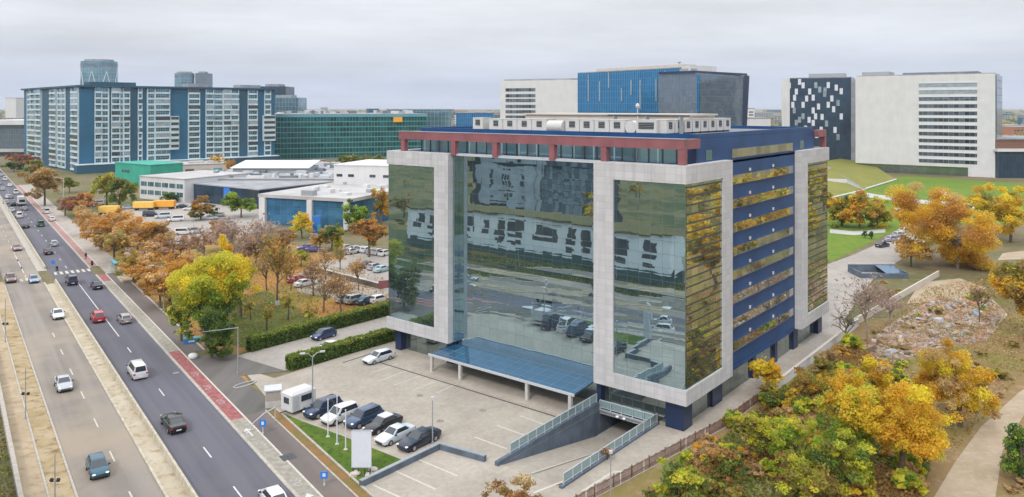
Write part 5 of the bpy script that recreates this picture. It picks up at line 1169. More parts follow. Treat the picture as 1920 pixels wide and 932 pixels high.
# ---- green glass offices
A, B = atY(500, 520), atY(800, 560); t, l = bld('office_building', 'long green glass office building behind the warehouses', A, B)
hg = 30.4
q = MB(); q.box(0, l, 0, 70, 0, hg, 'glass_green'); q.build('facade', t)
q = MB(); q.box(-.5, l + .5, -.5, 70.5, hg, hg + .6, 'roofgrey'); q.build('roof', t)
q = MB(); q.box(-.3, l + .3, -.6, -.05, hg - 1.6, hg - .1, 'teal'); q.build('fascia', t)
rg = random.Random(4); its = []
for i in range(46):
    x, y = rg.uniform(4, l - 8), rg.uniform(6, 62); s = rg.uniform(1.5, 6); its.append((x, x + s, y, y + rg.uniform(2, 5), hg + .6, hg + .6 + rg.uniform(.8, 2.6), rg.choice(['steel', 'rooflight', 'roofdark', 'metal', 'white'])))
many(t, its, 'roof_plant', 'steel')
x0 = ray_line(A, B, 737); q = MB(); q.box(x0, x0 + 6.5, -1.2, -.8, hg - 5.4, hg - 1.8, 'orange'); q.build('orange_sign', t)
# ---- industrial and shops
def hall(name, label, p0, p1, by0, by1, h, depth, m='white', roof='roofgrey', cat='building'):
    A, B = G(p0, by0), G(p1, by1); t, l = bld(name, label, A, B, cat)
    q = MB(); q.box(0, l, 0, depth, 0, h, m); q.build('wall', t)
    q = MB(); q.box(-.25, l + .25, -.25, depth + .25, h, h + .35, roof); q.build('roof', t)
    return t, l
t, l = hall('emerald_building', 'emerald green flat building behind the yellow green tree', 216, 282, 342, 349, 9.3, 16, 'greenwall', 'greenwall')
many(t, [(l * .2 + i * 1.4, l * .2 + i * 1.4 + .8, -.1, -.02, 5.2, 6.4) for i in range(5)], 'window', 'window')
t, l = hall('cream_house', 'long cream low building between emerald building and orange trees', 283, 432, 340, 333, 7.2, 22, 'cream', 'rooflight')
many(t, [(l * f, l * f + 4, -.12, -.02, 2.2, 5.2, mm) for f, mm in ((.08, 'red'), (.42, 'bark'), (.62, 'rooflight'), (.78, 'teal'))], 'door', 'window'); many(t, [(l * f, l * f + 7, 4, 10, 7.55, 8.6, 'rooflight') for f in (.2, .5, .75)], 'skylight', 'white')
t, l = hall('office_house', 'white house with two rows of green tinted windows', 262, 346, 372, 380, 8.6, 30, 'white', 'rooflight')
its = []
for z in (1.9, 5.1):
    for i in range(6): its.append((.8 + i * (l - 1) / 6, .8 + i * (l - 1) / 6 + (l / 6) * .8, -.08, -.01, z, z + 1.7, 'glass_teal'))
many(t, its, 'window', 'window')
t, l = hall('showroom', 'dark glazed showroom right of the white house', 347, 486, 376, 392, 6.6, 34, 'glass_navy', 'roofgrey')
q = MB(); q.box(l * .55, l * .63, -.3, -.02, 0, 6.4, 'signblue'); q.build('blue_panel', t)
# big warehouse with cluttered roof
A, B = G(486, 420), G(655, 432); t, l = bld('shop_building', 'low blue glass shop with white pillars and a wide grey roof', A, B)
hs = hz(368, A.y) - .3
q = MB(); q.box(0, l, .6, 42, 0, hs, 'glass_retail'); q.build('shop_window', t)
q = MB(); q.box(-.5, l + .5, 0, 42.4, hs, hs + 1.0, 'rooflight'); q.build('roof', t)
for px, w_ in ((488, 2.2), (581, 1.8), (652, 1.6)):
    x = max(.2, min(l - 1.8, ray_line(A, B, px) - w_ / 2)); q = MB(); q.box(x, x + w_, -.4, .55, 0, hs - .02 if px != 581 else hs + .0, 'white'); q.build('white_pillar', t)
its = []
for i in range(14):
    x, y = rg.uniform(2, l - 4), rg.uniform(4, 38); its.append((x, x + rg.uniform(.8, 2.5), y, y + rg.uniform(.8, 2.5), hs + 1.0, hs + 1.0 + rg.uniform(.5, 1.3), rg.choice(['steel', 'white', 'metal'])))
many(t, its, 'roof_plant', 'steel')
x = ray_line(A, B, 569); q = MB(); q.box(x - 2, x + 2, 1.5, 4, hs + 1.0, hs + 2.6, 'metal'); q.build('roof_sign', t)
A, B = G(350, 372), G(660, 372); t, l = bld('warehouse', 'wide grey roofed warehouse with roof machinery and a white lean-to roof', A, B); hw = 7.4
q = MB(); q.box(0, l, 0, 85, 0, hw, 'cream'); q.build('wall', t); q = MB(); q.box(-.3, l + .3, -.3, 85.3, hw, hw + .3, 'roofgrey'); q.build('roof', t)
its = []
for i in range(90):
    x, y = rg.uniform(2, l - 6), rg.uniform(2, 80); s = rg.choice([1, 1.5, 2.5, 4, 7]); its.append((x, x + s, y, y + rg.uniform(1, 3), hw + .3, hw + .3 + rg.uniform(.4, 1.8), rg.choice(['steel', 'white', 'metal', 'roofdark', 'roofdark', 'steel'])))
many(t, its, 'roof_plant', 'steel')
q = MB(); q.box(8, l * .62, 28, 46, hw + .3, hw + 2.4, 'metal'); q.add([(7, 27, hw + 2.4), (l * .63, 27, hw + 2.4), (l * .63, 47, hw + 4.4), (7, 47, hw + 4.4), (7, 27, hw + 2.2), (l * .63, 27, hw + 2.2), (l * .63, 47, hw + 4.2), (7, 47, hw + 4.2)], [(0, 1, 2, 3), (7, 6, 5, 4), (0, 4, 5, 1), (1, 5, 6, 2), (2, 6, 7, 3), (3, 7, 4, 0)], 'white'); q.build('lean_to_roof', t)
A, B = atY(626, 268), atY(735, 262); t, l = bld('white_hall', 'white box hall with small dark windows rising from the flat roofs', A, B); hh = hz(311, 266)
q = MB(); q.box(0, l, 0, 26, 0, hh, 'white'); q.build('wall', t); q = MB(); q.box(-.2, l + .2, -.2, 26.2, hh, hh + .4, 'white'); q.build('roof', t)
many(t, [(l * f, l * f + 2.2, -.1, -.02, hh - 3.8, hh - 2.9) for f in (.05, .25, .62, .85)], 'window', 'window')
t, l = hall('side_hall', 'grey flat roofed hall reaching behind the glass block', 655, 790, 402, 405, 6.2, 45, 'cream', 'rooflight')
many(t, [(rg.uniform(2, l - 3), rg.uniform(2, l - 3) + 1, 6 + 3 * i, 7.5 + 3 * i, 6.55, 7.2, 'steel') for i in range(0)], 'skylight', 'steel')
for x0, x1, yb, m_, lab, rf in ((556, 578, 318, 'cream', 'small kiosk with a green roof beyond the warehouse', 'greenwall'), (580, 606, 315, 'cream', 'small kiosk with a red roof beyond the warehouse', 'red'), (548, 590, 332, 'cream', 'low house with a long pink red roof beyond the warehouse', 'red'), (508, 532, 325, 'white', 'small pale house below the apartment block end', 'rooflight')):
    t, l = hall('kiosk', lab, x0, x1, yb, yb, 4.2, 8, m_, rf); many(t, [(l * .2, l * .4, -.06, -.01, 1.2, 2.6), (l * .6, l * .8, -.06, -.01, 1.2, 2.6)], 'window', 'window')
# left photo edge hall
A, B = G(-30, 292), G(52, 292); t, l = bld('hall', 'grey hall with a white edged roof at the left photo edge', A, B); hh = hz(234, A.y)
q = MB(); q.box(0, l, 0, 40, 0, hh, 'glass_grey'); q.build('wall', t); q = MB(); q.box(-2, l + 1, -3, 42, hh, hh + 3.4, 'white'); q.build('roof', t); q = MB(); q.box(-2, l, -5, -.1, 3, 5, 'rooflight'); q.build('porch', t)
# ---- blue glass and white office group behind the block
A, B = atY(1083, 520), atY(1296, 440); t, l = bld('blue_office', 'bright blue glass office slab with pale vertical fins', A, B); hb = hz(131, 470)
d = (B - A).normalized(); 
q = MB(); q.box(0, l - 6.5, 0, 22, 0, hb, 'glass_blue'); q.build('facade', t)
q = MB(); q.box(l - 6.5, l, -.8, 22, 0, hb + 1.2, 'white'); q.build('white_stair_tower', t)
q = MB(); q.box(0, l - 6.5, 0, 22, hb, hb + .5, 'roofgrey'); q.box(12, l - 12, 6, 18, hb + .5, hb + 2.6, 'cream'); q.build('roof', t)
for px, y0, y1 in ((1104, 140, 190), (1125, 152, 190), (1142, 135, 165), (1166, 165, 190), (1184, 150, 178), (1201, 150, 205), (1231, 148, 190), (1248, 133, 165), (1249, 178, 205), (1263, 163, 210)):
    x = ray_line(A, B, px); Y = (A + d * x).y; q = MB(); q.box(x - .42, x + .42, -.5, -.02, hz(y1, Y), hz(y0, Y), 'windowpale'); q.build('fin', t)
q = MB(); q.tube([(l - 16, 8, hb), (l - 16, 8, hb + 4)], .3, 'steel', 6); q.blob((l - 16, 8, hb + 4), (1.3, 1.3, .7), 'metal'); q.build('mast', t)
# right part: sloping grey glass
A2, B2 = atY(1306, 432), atY(1404, 470); t, l = bld('grey_office', 'grey glass office with a dark leaning end wall', A2, B2); hgz = hz(139, 450)
q = MB(); q.add([(0, 0, 0), (l - 5, 0, 0), (l - 5, 26, 0), (0, 26, 0), (0, 0, hgz), (l, 0, hgz - .5), (l, 26, hgz - .5), (0, 26, hgz)], [(0, 1, 5, 4), (1, 2, 6, 5), (2, 3, 7, 6), (3, 0, 4, 7), (4, 5, 6, 7)], 'glass_grey'); q.build('facade', t)
q = MB(); q.add([(l - 9, -.3, 0), (l - 5, -.3, 0), (l - 4.9, 26.3, 0), (l - 5.5, -.3, hgz + .1), (l + .3, -.3, hgz - .2), (l + .4, 26.3, hgz - .2)], [(0, 1, 4, 3), (1, 2, 5, 4)], 'navy'); q.build('dark_edge', t)
q = MB(); q.box(-1, l - 1, .5, 25, hgz, hgz + 1.2, 'navy'); q.box(4, 14, 6, 14, hgz + 1.2, hgz + 2.8, 'metal'); q.build('roof', t)
q = MB(); q.box(.02, 3.2, -.1, -.02, 8, hgz - 1, 'glass_blue'); q.build('blue_strip', t)
# white office left of it
A, B = atY(938, 545), atY(1084, 520); t, l = bld('white_office', 'white office with a dark ribbon window bay left of the blue slab', A, B); hw_ = hz(152, 545)
q = MB(); q.box(0, l, 0, 30, 0, hw_, 'white'); q.build('wall', t); q = MB(); q.box(2, l, 2, 28, hw_, hw_ + 1.2, 'roofgrey'); q.build('roof', t)
xa, xb = ray_line(A, B, 948), ray_line(A, B, 1004)
many(t, [(xa, xb, -.15, -.02, hz(y + 4.5, 540), hz(y - 1.5, 540), 'ribbon') for y in (167, 178, 187, 198, 208, 218, 228, 238)], 'ribbon_window', 'window')
# ---- right: patterned dark office and white tower
A, B = atY(1466, 470), atY(1596, 452); t, l = bld('patterned_office', 'dark navy office dotted with white window panels', A, B); hp = hz(147, 462)
x1 = ray_line(A, B, 1481)
q = MB(); q.box(x1, l, 0, 28, 0, hp, 'glass_navy'); q.build('facade', t); q = MB(); q.box(0, x1 - .02, -.6, 28, 0, hp + .4, 'white'); q.build('white_end_wall', t)
q = MB(); q.box(x1, l, 0, 28, hp, hp + .5, 'roofdark'); q.box(x1 + 10, l - 4, 6, 20, hp + .5, hp + 3, 'metal'); q.build('roof', t)
rw = random.Random(9); its = []
X_ = lambda px: ray_line(A, B, px)
for cx, cy in [(120, 150), (160, 185), (198, 150), (270, 150), (340, 150), (235, 185), (320, 200), (413, 185), (150, 220), (255, 220), (198, 260), (340, 260), (148, 292), (255, 292), (198, 325), (305, 328), (413, 325), (268, 325), (255, 362), (160, 362), (378, 400), (322, 180), (212, 395), (395, 440), (370, 285), (232, 440), (178, 130), (292, 175), (385, 165), (218, 225), (285, 270), (360, 225), (140, 260), (178, 345), (232, 345), (330, 365), (395, 250), (300, 400), (150, 410), (275, 430)]:
    px = 1440 + cx / 3.006; py = 110 + cy / 3.006; its.append((X_(px) - .85, X_(px) + .85, -.3, -.02, hz(py + 5.5, 462), hz(py - 5.5, 462), 'signwhite' if rw.random() < .7 else 'windowpale'))
many(t, its, 'window_panel', 'white')
q = MB(); q.box(l, l + 5, -1, 26, 0, hp - 1, 'roofgrey'); q.build('grey_end_wall', t)
A, B = atY(1604, 432), atY(1866, 392); t, l = bld('white_tower', 'large white office tower with a bay of dark ribbon windows', A, B); hwt = hz(141, 412)
q = MB(); q.box(0, l, 0, 30, 4.6, hwt, 'white'); q.build('wall', t)
q = MB(); q.box(1.2, l - 12, 1.2, 28, .0, 4.58, 'glass_dark'); q.box(l - 11.9, l, .02, 29, 0, 4.58, 'white'); q.build('ground_floor', t)
q = MB(); q.box(l + .02, l + .6, 1.0, 29.5, 6, hwt - .5, 'glass_grey'); q.build('side_glazing', t)
q = MB(); q.box(.5, l - .5, .5, 29.5, hwt, hwt + .5, 'roofgrey'); q.box(l * .35, l - 8, 4, 20, hwt + .5, hwt + 1.6, 'roofdark'); q.box(2, 16, 6, 20, hwt + .5, hwt + 2.6, 'metal'); q.build('roof', t)
xa, xb = ray_line(A, B, 1723), ray_line(A, B, 1832)
ys = [158.5, 171.5, 184.5, 198, 211.5, 224, 237.5, 250.5, 263.5, 276, 289, 302]
many(t, [(xa, xb, -.12, -.02, hz(y + 4.2, 405), hz(y - 2.2, 405), 'windowpale' if i < 2 else 'ribbon') for i, y in enumerate(ys)], 'ribbon_window', 'window')
many(t, [(xa - .1, xb + .1, -.3, -.02, hz(y - 2.6, 405), hz(y - 4.6, 405), 'signwhite') for y in ys], 'sunshade', 'white')
# far right low dark hall
A, B = G(1872, 334), G(2010, 334); t, l = bld('dark_hall', 'dark glazed low hall with an orange roof band at the right edge', A, B); hd = hz(262, A.y)
q = MB(); q.box(0, l, 0, 40, 0, hd - 6, 'glass_navy'); q.build('facade', t); q = MB(); q.box(-1, l, -1, 41, hd - 5.98, hd - 4.6, 'white'); q.build('white_band', t); q = MB(); q.box(0, l, 2, 40, hd - 4.58, hd, 'rust' ); q.build('orange_band', t); q = MB(); q.box(0, l, 1.5, 41, hd, hd + .6, 'roofgrey'); q.build('roof', t)
# grass covered wedge roofs and white retaining walls on the lawn
def wedge(label, pts, zs, m='lawn', side='white'):
    b = [G(*p) for p in pts]; o = b[0]; t = thing('grass_roof', label, 'green roof', o, 0)
    top = [(p.x - o.x, p.y - o.y, z) for p, z in zip(b, zs)]; base = [(p[0], p[1], 0) for p in top]; n = len(b)
    q = MB(); q.add(base + top, [(i, (i + 1) % n, n + (i + 1) % n, n + i) for i in range(n)], side); q.build('side_wall', t)
    q = MB(); q.add([(p[0], p[1], p[2] + .03) for p in top], [tuple(range(n))], m); q.build('turf', t)
    q = MB(); q.tube([top[0], top[1]], .35, 'white', 6); q.build('edge_trim', t)
M['oliveturf'] = ground('olive_turf', (.22, .23, .05), (.26, .25, .06), (.18, .18, .05), .1, .8)
wedge('olive grass ramp roof sloping down before the white tower', [(1622, 356), (1680, 338), (1610, 308), (1540, 322)], [.4, .4, 5.5, 5.5], 'oliveturf')
wedge('lower olive grass slope with a white edge beside the lawn', [(1560, 372), (1618, 358), (1560, 330), (1500, 345)], [.3, .3, 4.0, 4.0], 'oliveturf')
t = thing('retaining_wall', 'white zigzag retaining wall on the lawn side of the block', 'wall', G(1560, 352)); o0 = G(1560, 352)
q = MB()
for a, b, h0, h1 in (((1540, 348), (1588, 350), 3.2, 3.2), ((1588, 350), (1620, 358), 3.2, .6)):
    a, b = G(*a) - o0, G(*b) - o0; q.add([(a.x, a.y, 0), (b.x, b.y, 0), (b.x, b.y, h1), (a.x, a.y, h0), (a.x + .2, a.y + 1, 0), (b.x + .2, b.y + 1, 0), (b.x + .2, b.y + 1, h1), (a.x + .2, a.y + 1, h0)], [(0, 1, 2, 3), (7, 6, 5, 4), (3, 2, 6, 7), (0, 3, 7, 4), (1, 5, 6, 2)], 'white')
q.build('wall', t)
for x, y, lab in ((1768, 366, 'white round plant shelter on the lawn'), (1830, 395, 'small grey dome among the orange trees')):
    p = G(x, y); t = thing('garden_dome', lab, 'dome', p); q = MB(); s = p.y / F * .55
    q.blob((0, 0, .2), (15 * s, 12 * s, 17 * s), 'signwhite' if x < 1800 else 'steel', 14); q.build('shell', t, 60); q = MB(); q.tube([(0, 0, 0), (0, 0, .3)], 15.4 * s, 'concrete', 16); q.build('base', t)
t = thing('garden_kiosk', 'small dark kiosk at the end of the lawn group of trees', 'kiosk', G(1690, 408)); q = MB(); q.box(-2.2, 2.2, -1.5, 1.5, 0, 2.6, 'metal'); q.build('wall', t); q = MB(); q.box(-2.5, 2.5, -1.8, 1.8, 2.6, 2.85, 'steel'); q.build('roof', t); q = MB(); q.box(1.0, 2.0, -1.55, -1.51, .1, 2.2, 'void'); q.build('door', t)
# ---- distant low roofs to the horizon
rk = random.Random(21); kinds = [('white', 'pale'), ('cream', 'cream'), ('roofgrey', 'grey'), ('resblue', 'blue'), ('metal', 'steel grey'), ('brick', 'brick red')]
n = 0
for Y0, Y1, cnt in ((640, 900, 44), (900, 1600, 70), (1600, 3600, 90)):
    for i in range(cnt):
        Y = rk.uniform(Y0, Y1); px = rk.uniform(-60, 1990)
        if Y < 800 and (px < 520 or 930 < px < 1420 or px > 1590): continue
        m_, nm = rk.choice(kinds); wd = rk.uniform(10, 55) * (1 + Y / 3000); dp = rk.uniform(12, 40); h = rk.uniform(5, 16) * (1 if Y < 900 else 1.35)
        if rk.random() < .08 and Y > 900: h = rk.uniform(28, 45); wd = rk.uniform(14, 26)
        q = MB(); q.box(-wd / 2, wd / 2, 0, dp, 0, h, m_); q.box(-wd / 2 - .3, wd / 2 + .3, -.3, dp + .3, h, h + .6, rk.choice(['roofgrey', 'rooflight', 'roofdark']))
        nw = max(2, int(wd / 6))
        for k in range(nw):
            for z in np.arange(1.5, h - 2, 3.4): q.box(-wd / 2 + (k + .2) * wd / nw, -wd / 2 + (k + .8) * wd / nw, -.12, -.01, z, z + 1.5, 'window')
        o = q.build('distant_building'); o.location = atY(px, Y); o.rotation_euler = (0, 0, rk.uniform(-.5, .5)); tag(o, 'low %s building in the hazy distance towards the horizon' % nm, 'building', '%s buildings towards the horizon' % nm)
for px, w_, yt, Y, lab in ((786, 120, 206, 640, 'grey blue office rising behind the right end of the green offices'), (890, 70, 212, 640, 'low blue hall left of the white office'), (1420, 50, 222, 620, 'pale low hall right of the grey office'), (20, 20, 184, 1400, 'distant grey block at the left horizon')):
    A, B = atY(px - w_ / 2, Y), atY(px + w_ / 2, Y); t, l = bld('hall', lab, A, B); hh = hz(yt, Y)
    q = MB(); q.box(0, l, 0, 30, 0, hh, 'glass_teal' if px in (786,) else ('glass_blue' if px == 890 else 'white')); q.build('facade', t); q = MB(); q.box(-.4, l + .4, -.4, 30.4, hh, hh + .7, 'roofgrey'); q.build('roof', t)
# far woods: strips of crowns
rng = np.random.default_rng(77)
def wood(name, n, px0, px1, Y0, Y1, names, label, hmax=11):
    P = []
    for i in range(n):
        Y = rng.uniform(Y0, Y1); p = atY(rng.uniform(px0, px1), Y); r = rng.uniform(4, 9); k = 26
        q = rng.normal(size=(k, 3)) * np.array([r, r, hmax * .3]) * .6 + np.array([p.x, p.y, hmax * .5]); q[:, 2] = np.clip(q[:, 2], .5, hmax * 1.3); P.append(q)
    p = np.concatenate(P); n_ = len(p); nr = rng.normal(size=(n_, 3)) * .5 + np.array([0, -.3, .6]); nr /= np.linalg.norm(nr, axis=1, keepdims=True)
    c = np.repeat(pick(rng, names, len(P)), 26, 0) * rng.uniform(.7, 1.2, (n_, 1))
    o = bpy.data.objects.new(name, leaves_mesh(name, p, nr, 2.4, c, rng)); C.objects.link(o); tag(o, label, 'wood', kind='stuff')
wood('far_wood', 900, -80, 2050, 700, 2600, ['olive', 'dgreen', 'umber', 'green'], 'brown and green woods between the distant roofs')
wood('horizon_wood', 1100, -80, 2050, 2600, 6000, ['dgreen', 'olive', 'green'], 'dark woods along the horizon', 16)
wood('edge_wood', 160, 1870, 2080, 420, 700, ['olive', 'umber', 'orange'], 'autumn wood behind the dark hall at the right edge')
# ---- across the avenue: seen only in the mirror front
t = thing('factory', 'long white factory across the avenue, mirrored in the glass front', 'building', L(-107, -66), LROT)
q = MB(); q.box(0, 74, 0, 6.5, 1.9, 9.0, 'factorywhite'); q.build('upper_wall', t); q = MB(); q.box(.4, 73.6, .4, 6.9, 0, 1.88, 'navywall'); q.build('lower_wall', t); q = MB(); q.box(-.4, 74.4, -14, 7.0, 9.0, 9.4, 'roofolive'); q.build('roof', t); q = MB(); q.box(0, 74, -14, -.02, 0, 8.98, 'cream'); q.build('back_wall', t)
its = []
for i, (x, w_) in enumerate([(3, 3), (8, 2), (15, 4.5), (22, 2), (27, 2), (30.5, 4), (38, 6), (47, 2.5), (51, 2.5), (57, 2), (61, 4), (68, 3)]):
    its.append((x, x + w_, 6.52, 6.6, 5.9, 8.0)); 
    if i % 3: its.append((x, x + w_ * .8, 6.52, 6.6, 2.8, 4.7))
many(t, its, 'window', 'window')
t = thing('apartment_house', 'dark block with a grey middle panel mirrored at the top of the glass front', 'building', L(-144, -136), LROT)
q = MB(); q.box(0, 54, 0, 14, 0, 21.5, 'resdarker'); q.build('wall', t); q = MB(); q.box(-.5, 54.5, -.5, 14.5, 21.5, 22.2, 'roofdark'); q.build('roof', t)
q = MB(); q.box(3, 29, 14.02, 14.35, 3.6, 19.5, 'concretegrey'); q.build('front_panel', t); q = MB(); q.box(32, 53, 14.02, 14.2, 2, 20, 'glass_navy2'); q.build('glazed_front', t)
q = MB(); q.box(29.4, 31.6, 14.02, 14.5, 0, 21, 'concretegrey'); q.build('pier', t)
many(t, [(x, x + w_, 14.37, 14.42, z, z + 2.0) for x, w_ in ((9, 1.3), (15, 1.1), (16.6, 1.1), (22, 1.4)) for z in (5, 8.4, 11.8, 15.2)], 'window', 'window')
for i in range(26):
    x, y = rk.uniform(-170, -20), rk.uniform(-190, -72)
    if -112 < x < -28 and -84 < y < -56 or -146 < x < -84 and -145 < y < -122: continue
    tree('broadleaf_tree', 'tree across the avenue, mirrored in the glass front', 0, 0, rk.uniform(4, 8), rk.uniform(2.5, 4.5), rk.choice([['green', 'olive'], ['umber', 'olive'], ['gold', 'olive']]), .5, 1., .15, group='trees mirrored in the glass front', base=L(x, y), nclump=20, limbs=3)
# ================================================================== STREET FURNITURE
def barrier(label, s, t0, t1, h):
    m = MB(); m.add([(s - .22, t0, .0), (s + .22, t0, 0), (s + .22, t1, 0), (s - .22, t1, 0), (s - .12, t0, h), (s + .12, t0, h), (s + .12, t1, h), (s - .12, t1, h)], [(0, 1, 5, 4), (1, 2, 6, 5), (2, 3, 7, 6), (3, 0, 4, 7), (4, 5, 6, 7)], 'barrier')
    o = m.build('concrete_barrier'); o.rotation_euler = (0, 0, math.atan2(.592, .806)); return tag(o, label, 'barrier')
barrier('sandy concrete barrier beside the dark carriageway, before the crossing', 18.45, -60, 183, .75)
barrier('pale concrete barrier on the median beyond the crossing', 18.1, 199, 700, .7)
m = MB(); m.box(5.45, 5.75, -60, 190, 0, .9, 'concrete'); m.box(5.4, 5.8, -60, 190, .9, 1.0, 'kerb'); o = m.build('parapet_wall'); o.rotation_euler = (0, 0, math.atan2(.592, .806)); tag(o, 'weathered grey parapet at the left edge of the footway', 'wall')
def pole(name, label, p, h, cat='lamp post', head=None, r=.08, m='metal', group=None, rz=0):
    t = thing(name, label, cat, p, rz, group); q = MB(); q.tube([(0, 0, 0), (0, 0, h)], [r * 1.3, r * .8], m, 8); q.build('pole', t, 60)
    q = MB(); q.tube([(0, 0, 0), (0, 0, .25)], r * 2.2, m, 8); q.build('base', t); return t
def hgt(bx, by, ty): p = G(bx, by); return p, (by - ty) * p.y / F
p, h = hgt(586, 770, 668); t = pole('lamp_post', 'twin armed lamp post standing by the white site caravan', p, h, rz=.35)
for s in (1, -1):
    q = MB(); q.tube([(0, 0, h - .1), (s * .5, 0, h + .35), (s * 1.0, 0, h + .45)], .05, 'metal', 6); q.build('arm', t); q = MB(); q.box(s * 1.15 - .3, s * 1.15 + .3, -.14, .14, h + .38, h + .52, 'steel'); q.build('lantern', t)
p, h = hgt(811, 832, 750); t = pole('lamp_post', 'thin lamp post behind the long navy saloon', p, h, r=.06); q = MB(); q.box(-.18, .18, -.18, .18, h, h + .35, 'steel'); q.build('lantern', t)
p, h = hgt(1145, 950, 850); t = pole('lamp_post', 'thin green post in the lower forecourt near the rusty fence', p, h, r=.05, m='metal'); q = MB(); q.box(-.15, .15, -.15, .15, h, h + .25, 'steel'); q.build('lantern', t)
p, h = hgt(446, 702, 613); t = pole('signal_mast', 'grey mast with a long arm at the forecourt entrance', p, h, 'mast', r=.07, m='metal', rz=RROT + math.pi / 2)
q = MB(); q.tube([(0, 0, h - .1), (4.6, 0, h + .1)], [.05, .035], 'metal', 6); q.build('arm', t)
p, h = hgt(307, 580, 500); t = pole('street_lamp', 'slender street lamp among the orange trees', p, h, r=.09, rz=RROT + math.pi / 2); q = MB(); q.tube([(0, 0, h - .1), (1.8, 0, h + .4)], .05, 'metal', 6); q.build('arm', t); q = MB(); q.box(1.6, 2.4, -.15, .15, h + .36, h + .5, 'steel'); q.build('lantern', t)
p, h = hgt(119, 400, 335); t = pole('street_lamp', 'pale street lamp on the far pavement', p, h, r=.1, m='steel', rz=RROT + math.pi / 2); q = MB(); q.tube([(0, 0, h - .1), (2, 0, h + .5)], .06, 'steel', 6); q.build('arm', t); q = MB(); q.box(1.8, 2.7, -.16, .16, h + .45, h + .6, 'steel'); q.build('lantern', t)
for bx, by, ty, my, lab in ((10, 642, 560, 607, 'signal post with black heads near the pink corner'), (48, 786, 690, 738, 'signal post with black heads on the footway'), (103, 940, 850, 900, 'signal post cut by the bottom edge in the dirt strip')):
    p, h = hgt(bx, by, ty); hm = (by - my) * p.y / F; t = pole('signal_post', lab, p, h, 'signal post', r=.05, m='metal')
    for s in (1, -1): q = MB(); q.tube([(s * .08, 0, hm - .15), (s * .35, 0, hm - .15)], .03, 'darkmetal', 6); q.blob((s * .3, 0, hm), (.2, .18, .2), 'black'); q.build('signal_head', t)
# flagpoles
for i, (bx, by, ty, lab) in enumerate(((615, 820, 750, 'white flagpole, farthest of the three on the triangular lawn'), (632, 834, 744, 'white flagpole, middle of the three on the triangular lawn'), (648, 844, 770, 'white flagpole next to the blank sign'))):
    p, h = hgt(bx, by, ty); t = thing('flagpole', lab, 'flagpole', p, 0, 'flagpoles'); q = MB(); q.tube([(0, 0, 0), (0, 0, h)], [.075, .05], 'signwhite', 8); q.build('pole', t, 60); q = MB(); q.blob((0, 0, h + .06), (.09, .09, .09), 'steel'); q.build('finial', t); q = MB(); q.box(-.2, .2, -.2, .2, 0, .12, 'concrete'); q.build('base', t)
# blank sign
p = G(678, 893); s = p.y / F; t = thing('sign_board', 'tall blank white sign board on the triangular lawn', 'sign', p, -.02)
q = MB(); q.box(-18.5 * s, 18.5 * s, -.12, .12, 18 * s, 86 * s, 'signwhite'); q.build('panel', t); q = MB()
q.box(-19 * s, 19 * s, -.15, -.1, 86 * s, 87.2 * s, 'metal'); q.box(-19 * s, 19 * s, -.15, -.1, 16.6 * s, 18 * s, 'metal'); q.build('frame', t)
for x in (-16, -6, 6, 16): q = MB(); q.box(x * s - .05, x * s + .05, -.08, .08, 0, 17.5 * s, 'darkmetal'); q.build('leg', t)
for x, lab in ((-15, 'l'), (15, 'r')): q = MB(); q.box(x * s - .4, x * s + .4, -.35, .35, 0, .22, 'cream'); q.build('foot', t)
# blue signs on the pavement
for bx, by, lab in ((608, 912, 'blue square sign on a short post on the pavement'), (493, 815, 'blue square sign beside the curved pipe at the entrance')):
    p, h = hgt(bx, by, by - 28); t = pole('road_sign', lab, p, h, 'sign', r=.05, m='steel'); q = MB(); q.box(-.36, .36, -.1, -.05, h * .55, h * 1.02, 'signblue'); q.build('panel', t); q = MB(); q.box(-.14, .14, -.115, -.101, h * .68, h * .9, 'signwhite'); q.build('symbol', t)
t = thing('plastic_box', 'blue plastic box lying by the park pavement', 'box', G(360, 643), .4); q = MB(); q.box(-1.2, 1.2, -.5, .5, 0, .7, 'signblue'); q.box(-1.25, 1.25, -.55, .55, .7, .85, 'teal'); q.build('body', t); q = MB(); q.box(-.5, .5, -.56, -.51, .3, .5, 'signwhite'); q.build('label_plate', t)

# curved pipe arch at entrance
a, b = G(462, 828), G(516, 790); t = thing('pipe_arch', 'curved pale pipe arch beside the red cycle lane', 'arch', a); d = b - a
q = MB(); q.tube([Vector((0, 0, 0)), Vector((0, 0, .9)), d * .25 + Vector((0, 0, 1.5)), d * .6 + Vector((0, 0, 1.75)), d + Vector((0, 0, 1.6))], .06, 'steel', 8); q.build('pipe', t, 60); q = MB(); q.tube([d, d + Vector((0, 0, 1.6))], .06, 'steel', 8); q.build('post', t)
# barrier boom, glass sentry box
t = thing('sentry_box', 'pale glazed gate box beside the white caravan', 'booth', G(512, 760), .3); q = MB(); q.box(-.9, .9, -.9, .9, 0, .8, 'concrete'); q.build('base', t); q = MB(); q.box(-.86, .86, -.86, .86, .8, 1.99, 'carpark'); q.build('window', t); q = MB(); q.box(-1, 1, -1, 1, 2.0, 2.15, 'steel'); q.build('roof', t)
a, b = G(440, 728), G(478, 716); t = thing('kerb_island', 'pale oval kerb island in the entrance asphalt', 'kerb', (a + b) / 2, math.atan2((b - a).y, (b - a).x)); q = MB()
q.tube([(1.6 * math.cos(k * .4488), .6 * math.sin(k * .4488), .1) for k in range(15)], .09, 'rooflight', 6, False); q.build('kerb', t)
for bx, by, lab in ((362, 672, 'white boulder at the park corner'), (667, 893, 'pale stone left of the blank sign'), (700, 886, 'pale stone right of the blank sign')):
    p = G(bx, by); t = thing('boulder', lab, 'stone', p); q = MB(); q.blob((0, 0, .3), (.75, .6, .5) if bx < 500 else (.5, .4, .25), 'white' if bx < 500 else 'cream', 10); q.build('stone', t, 60)
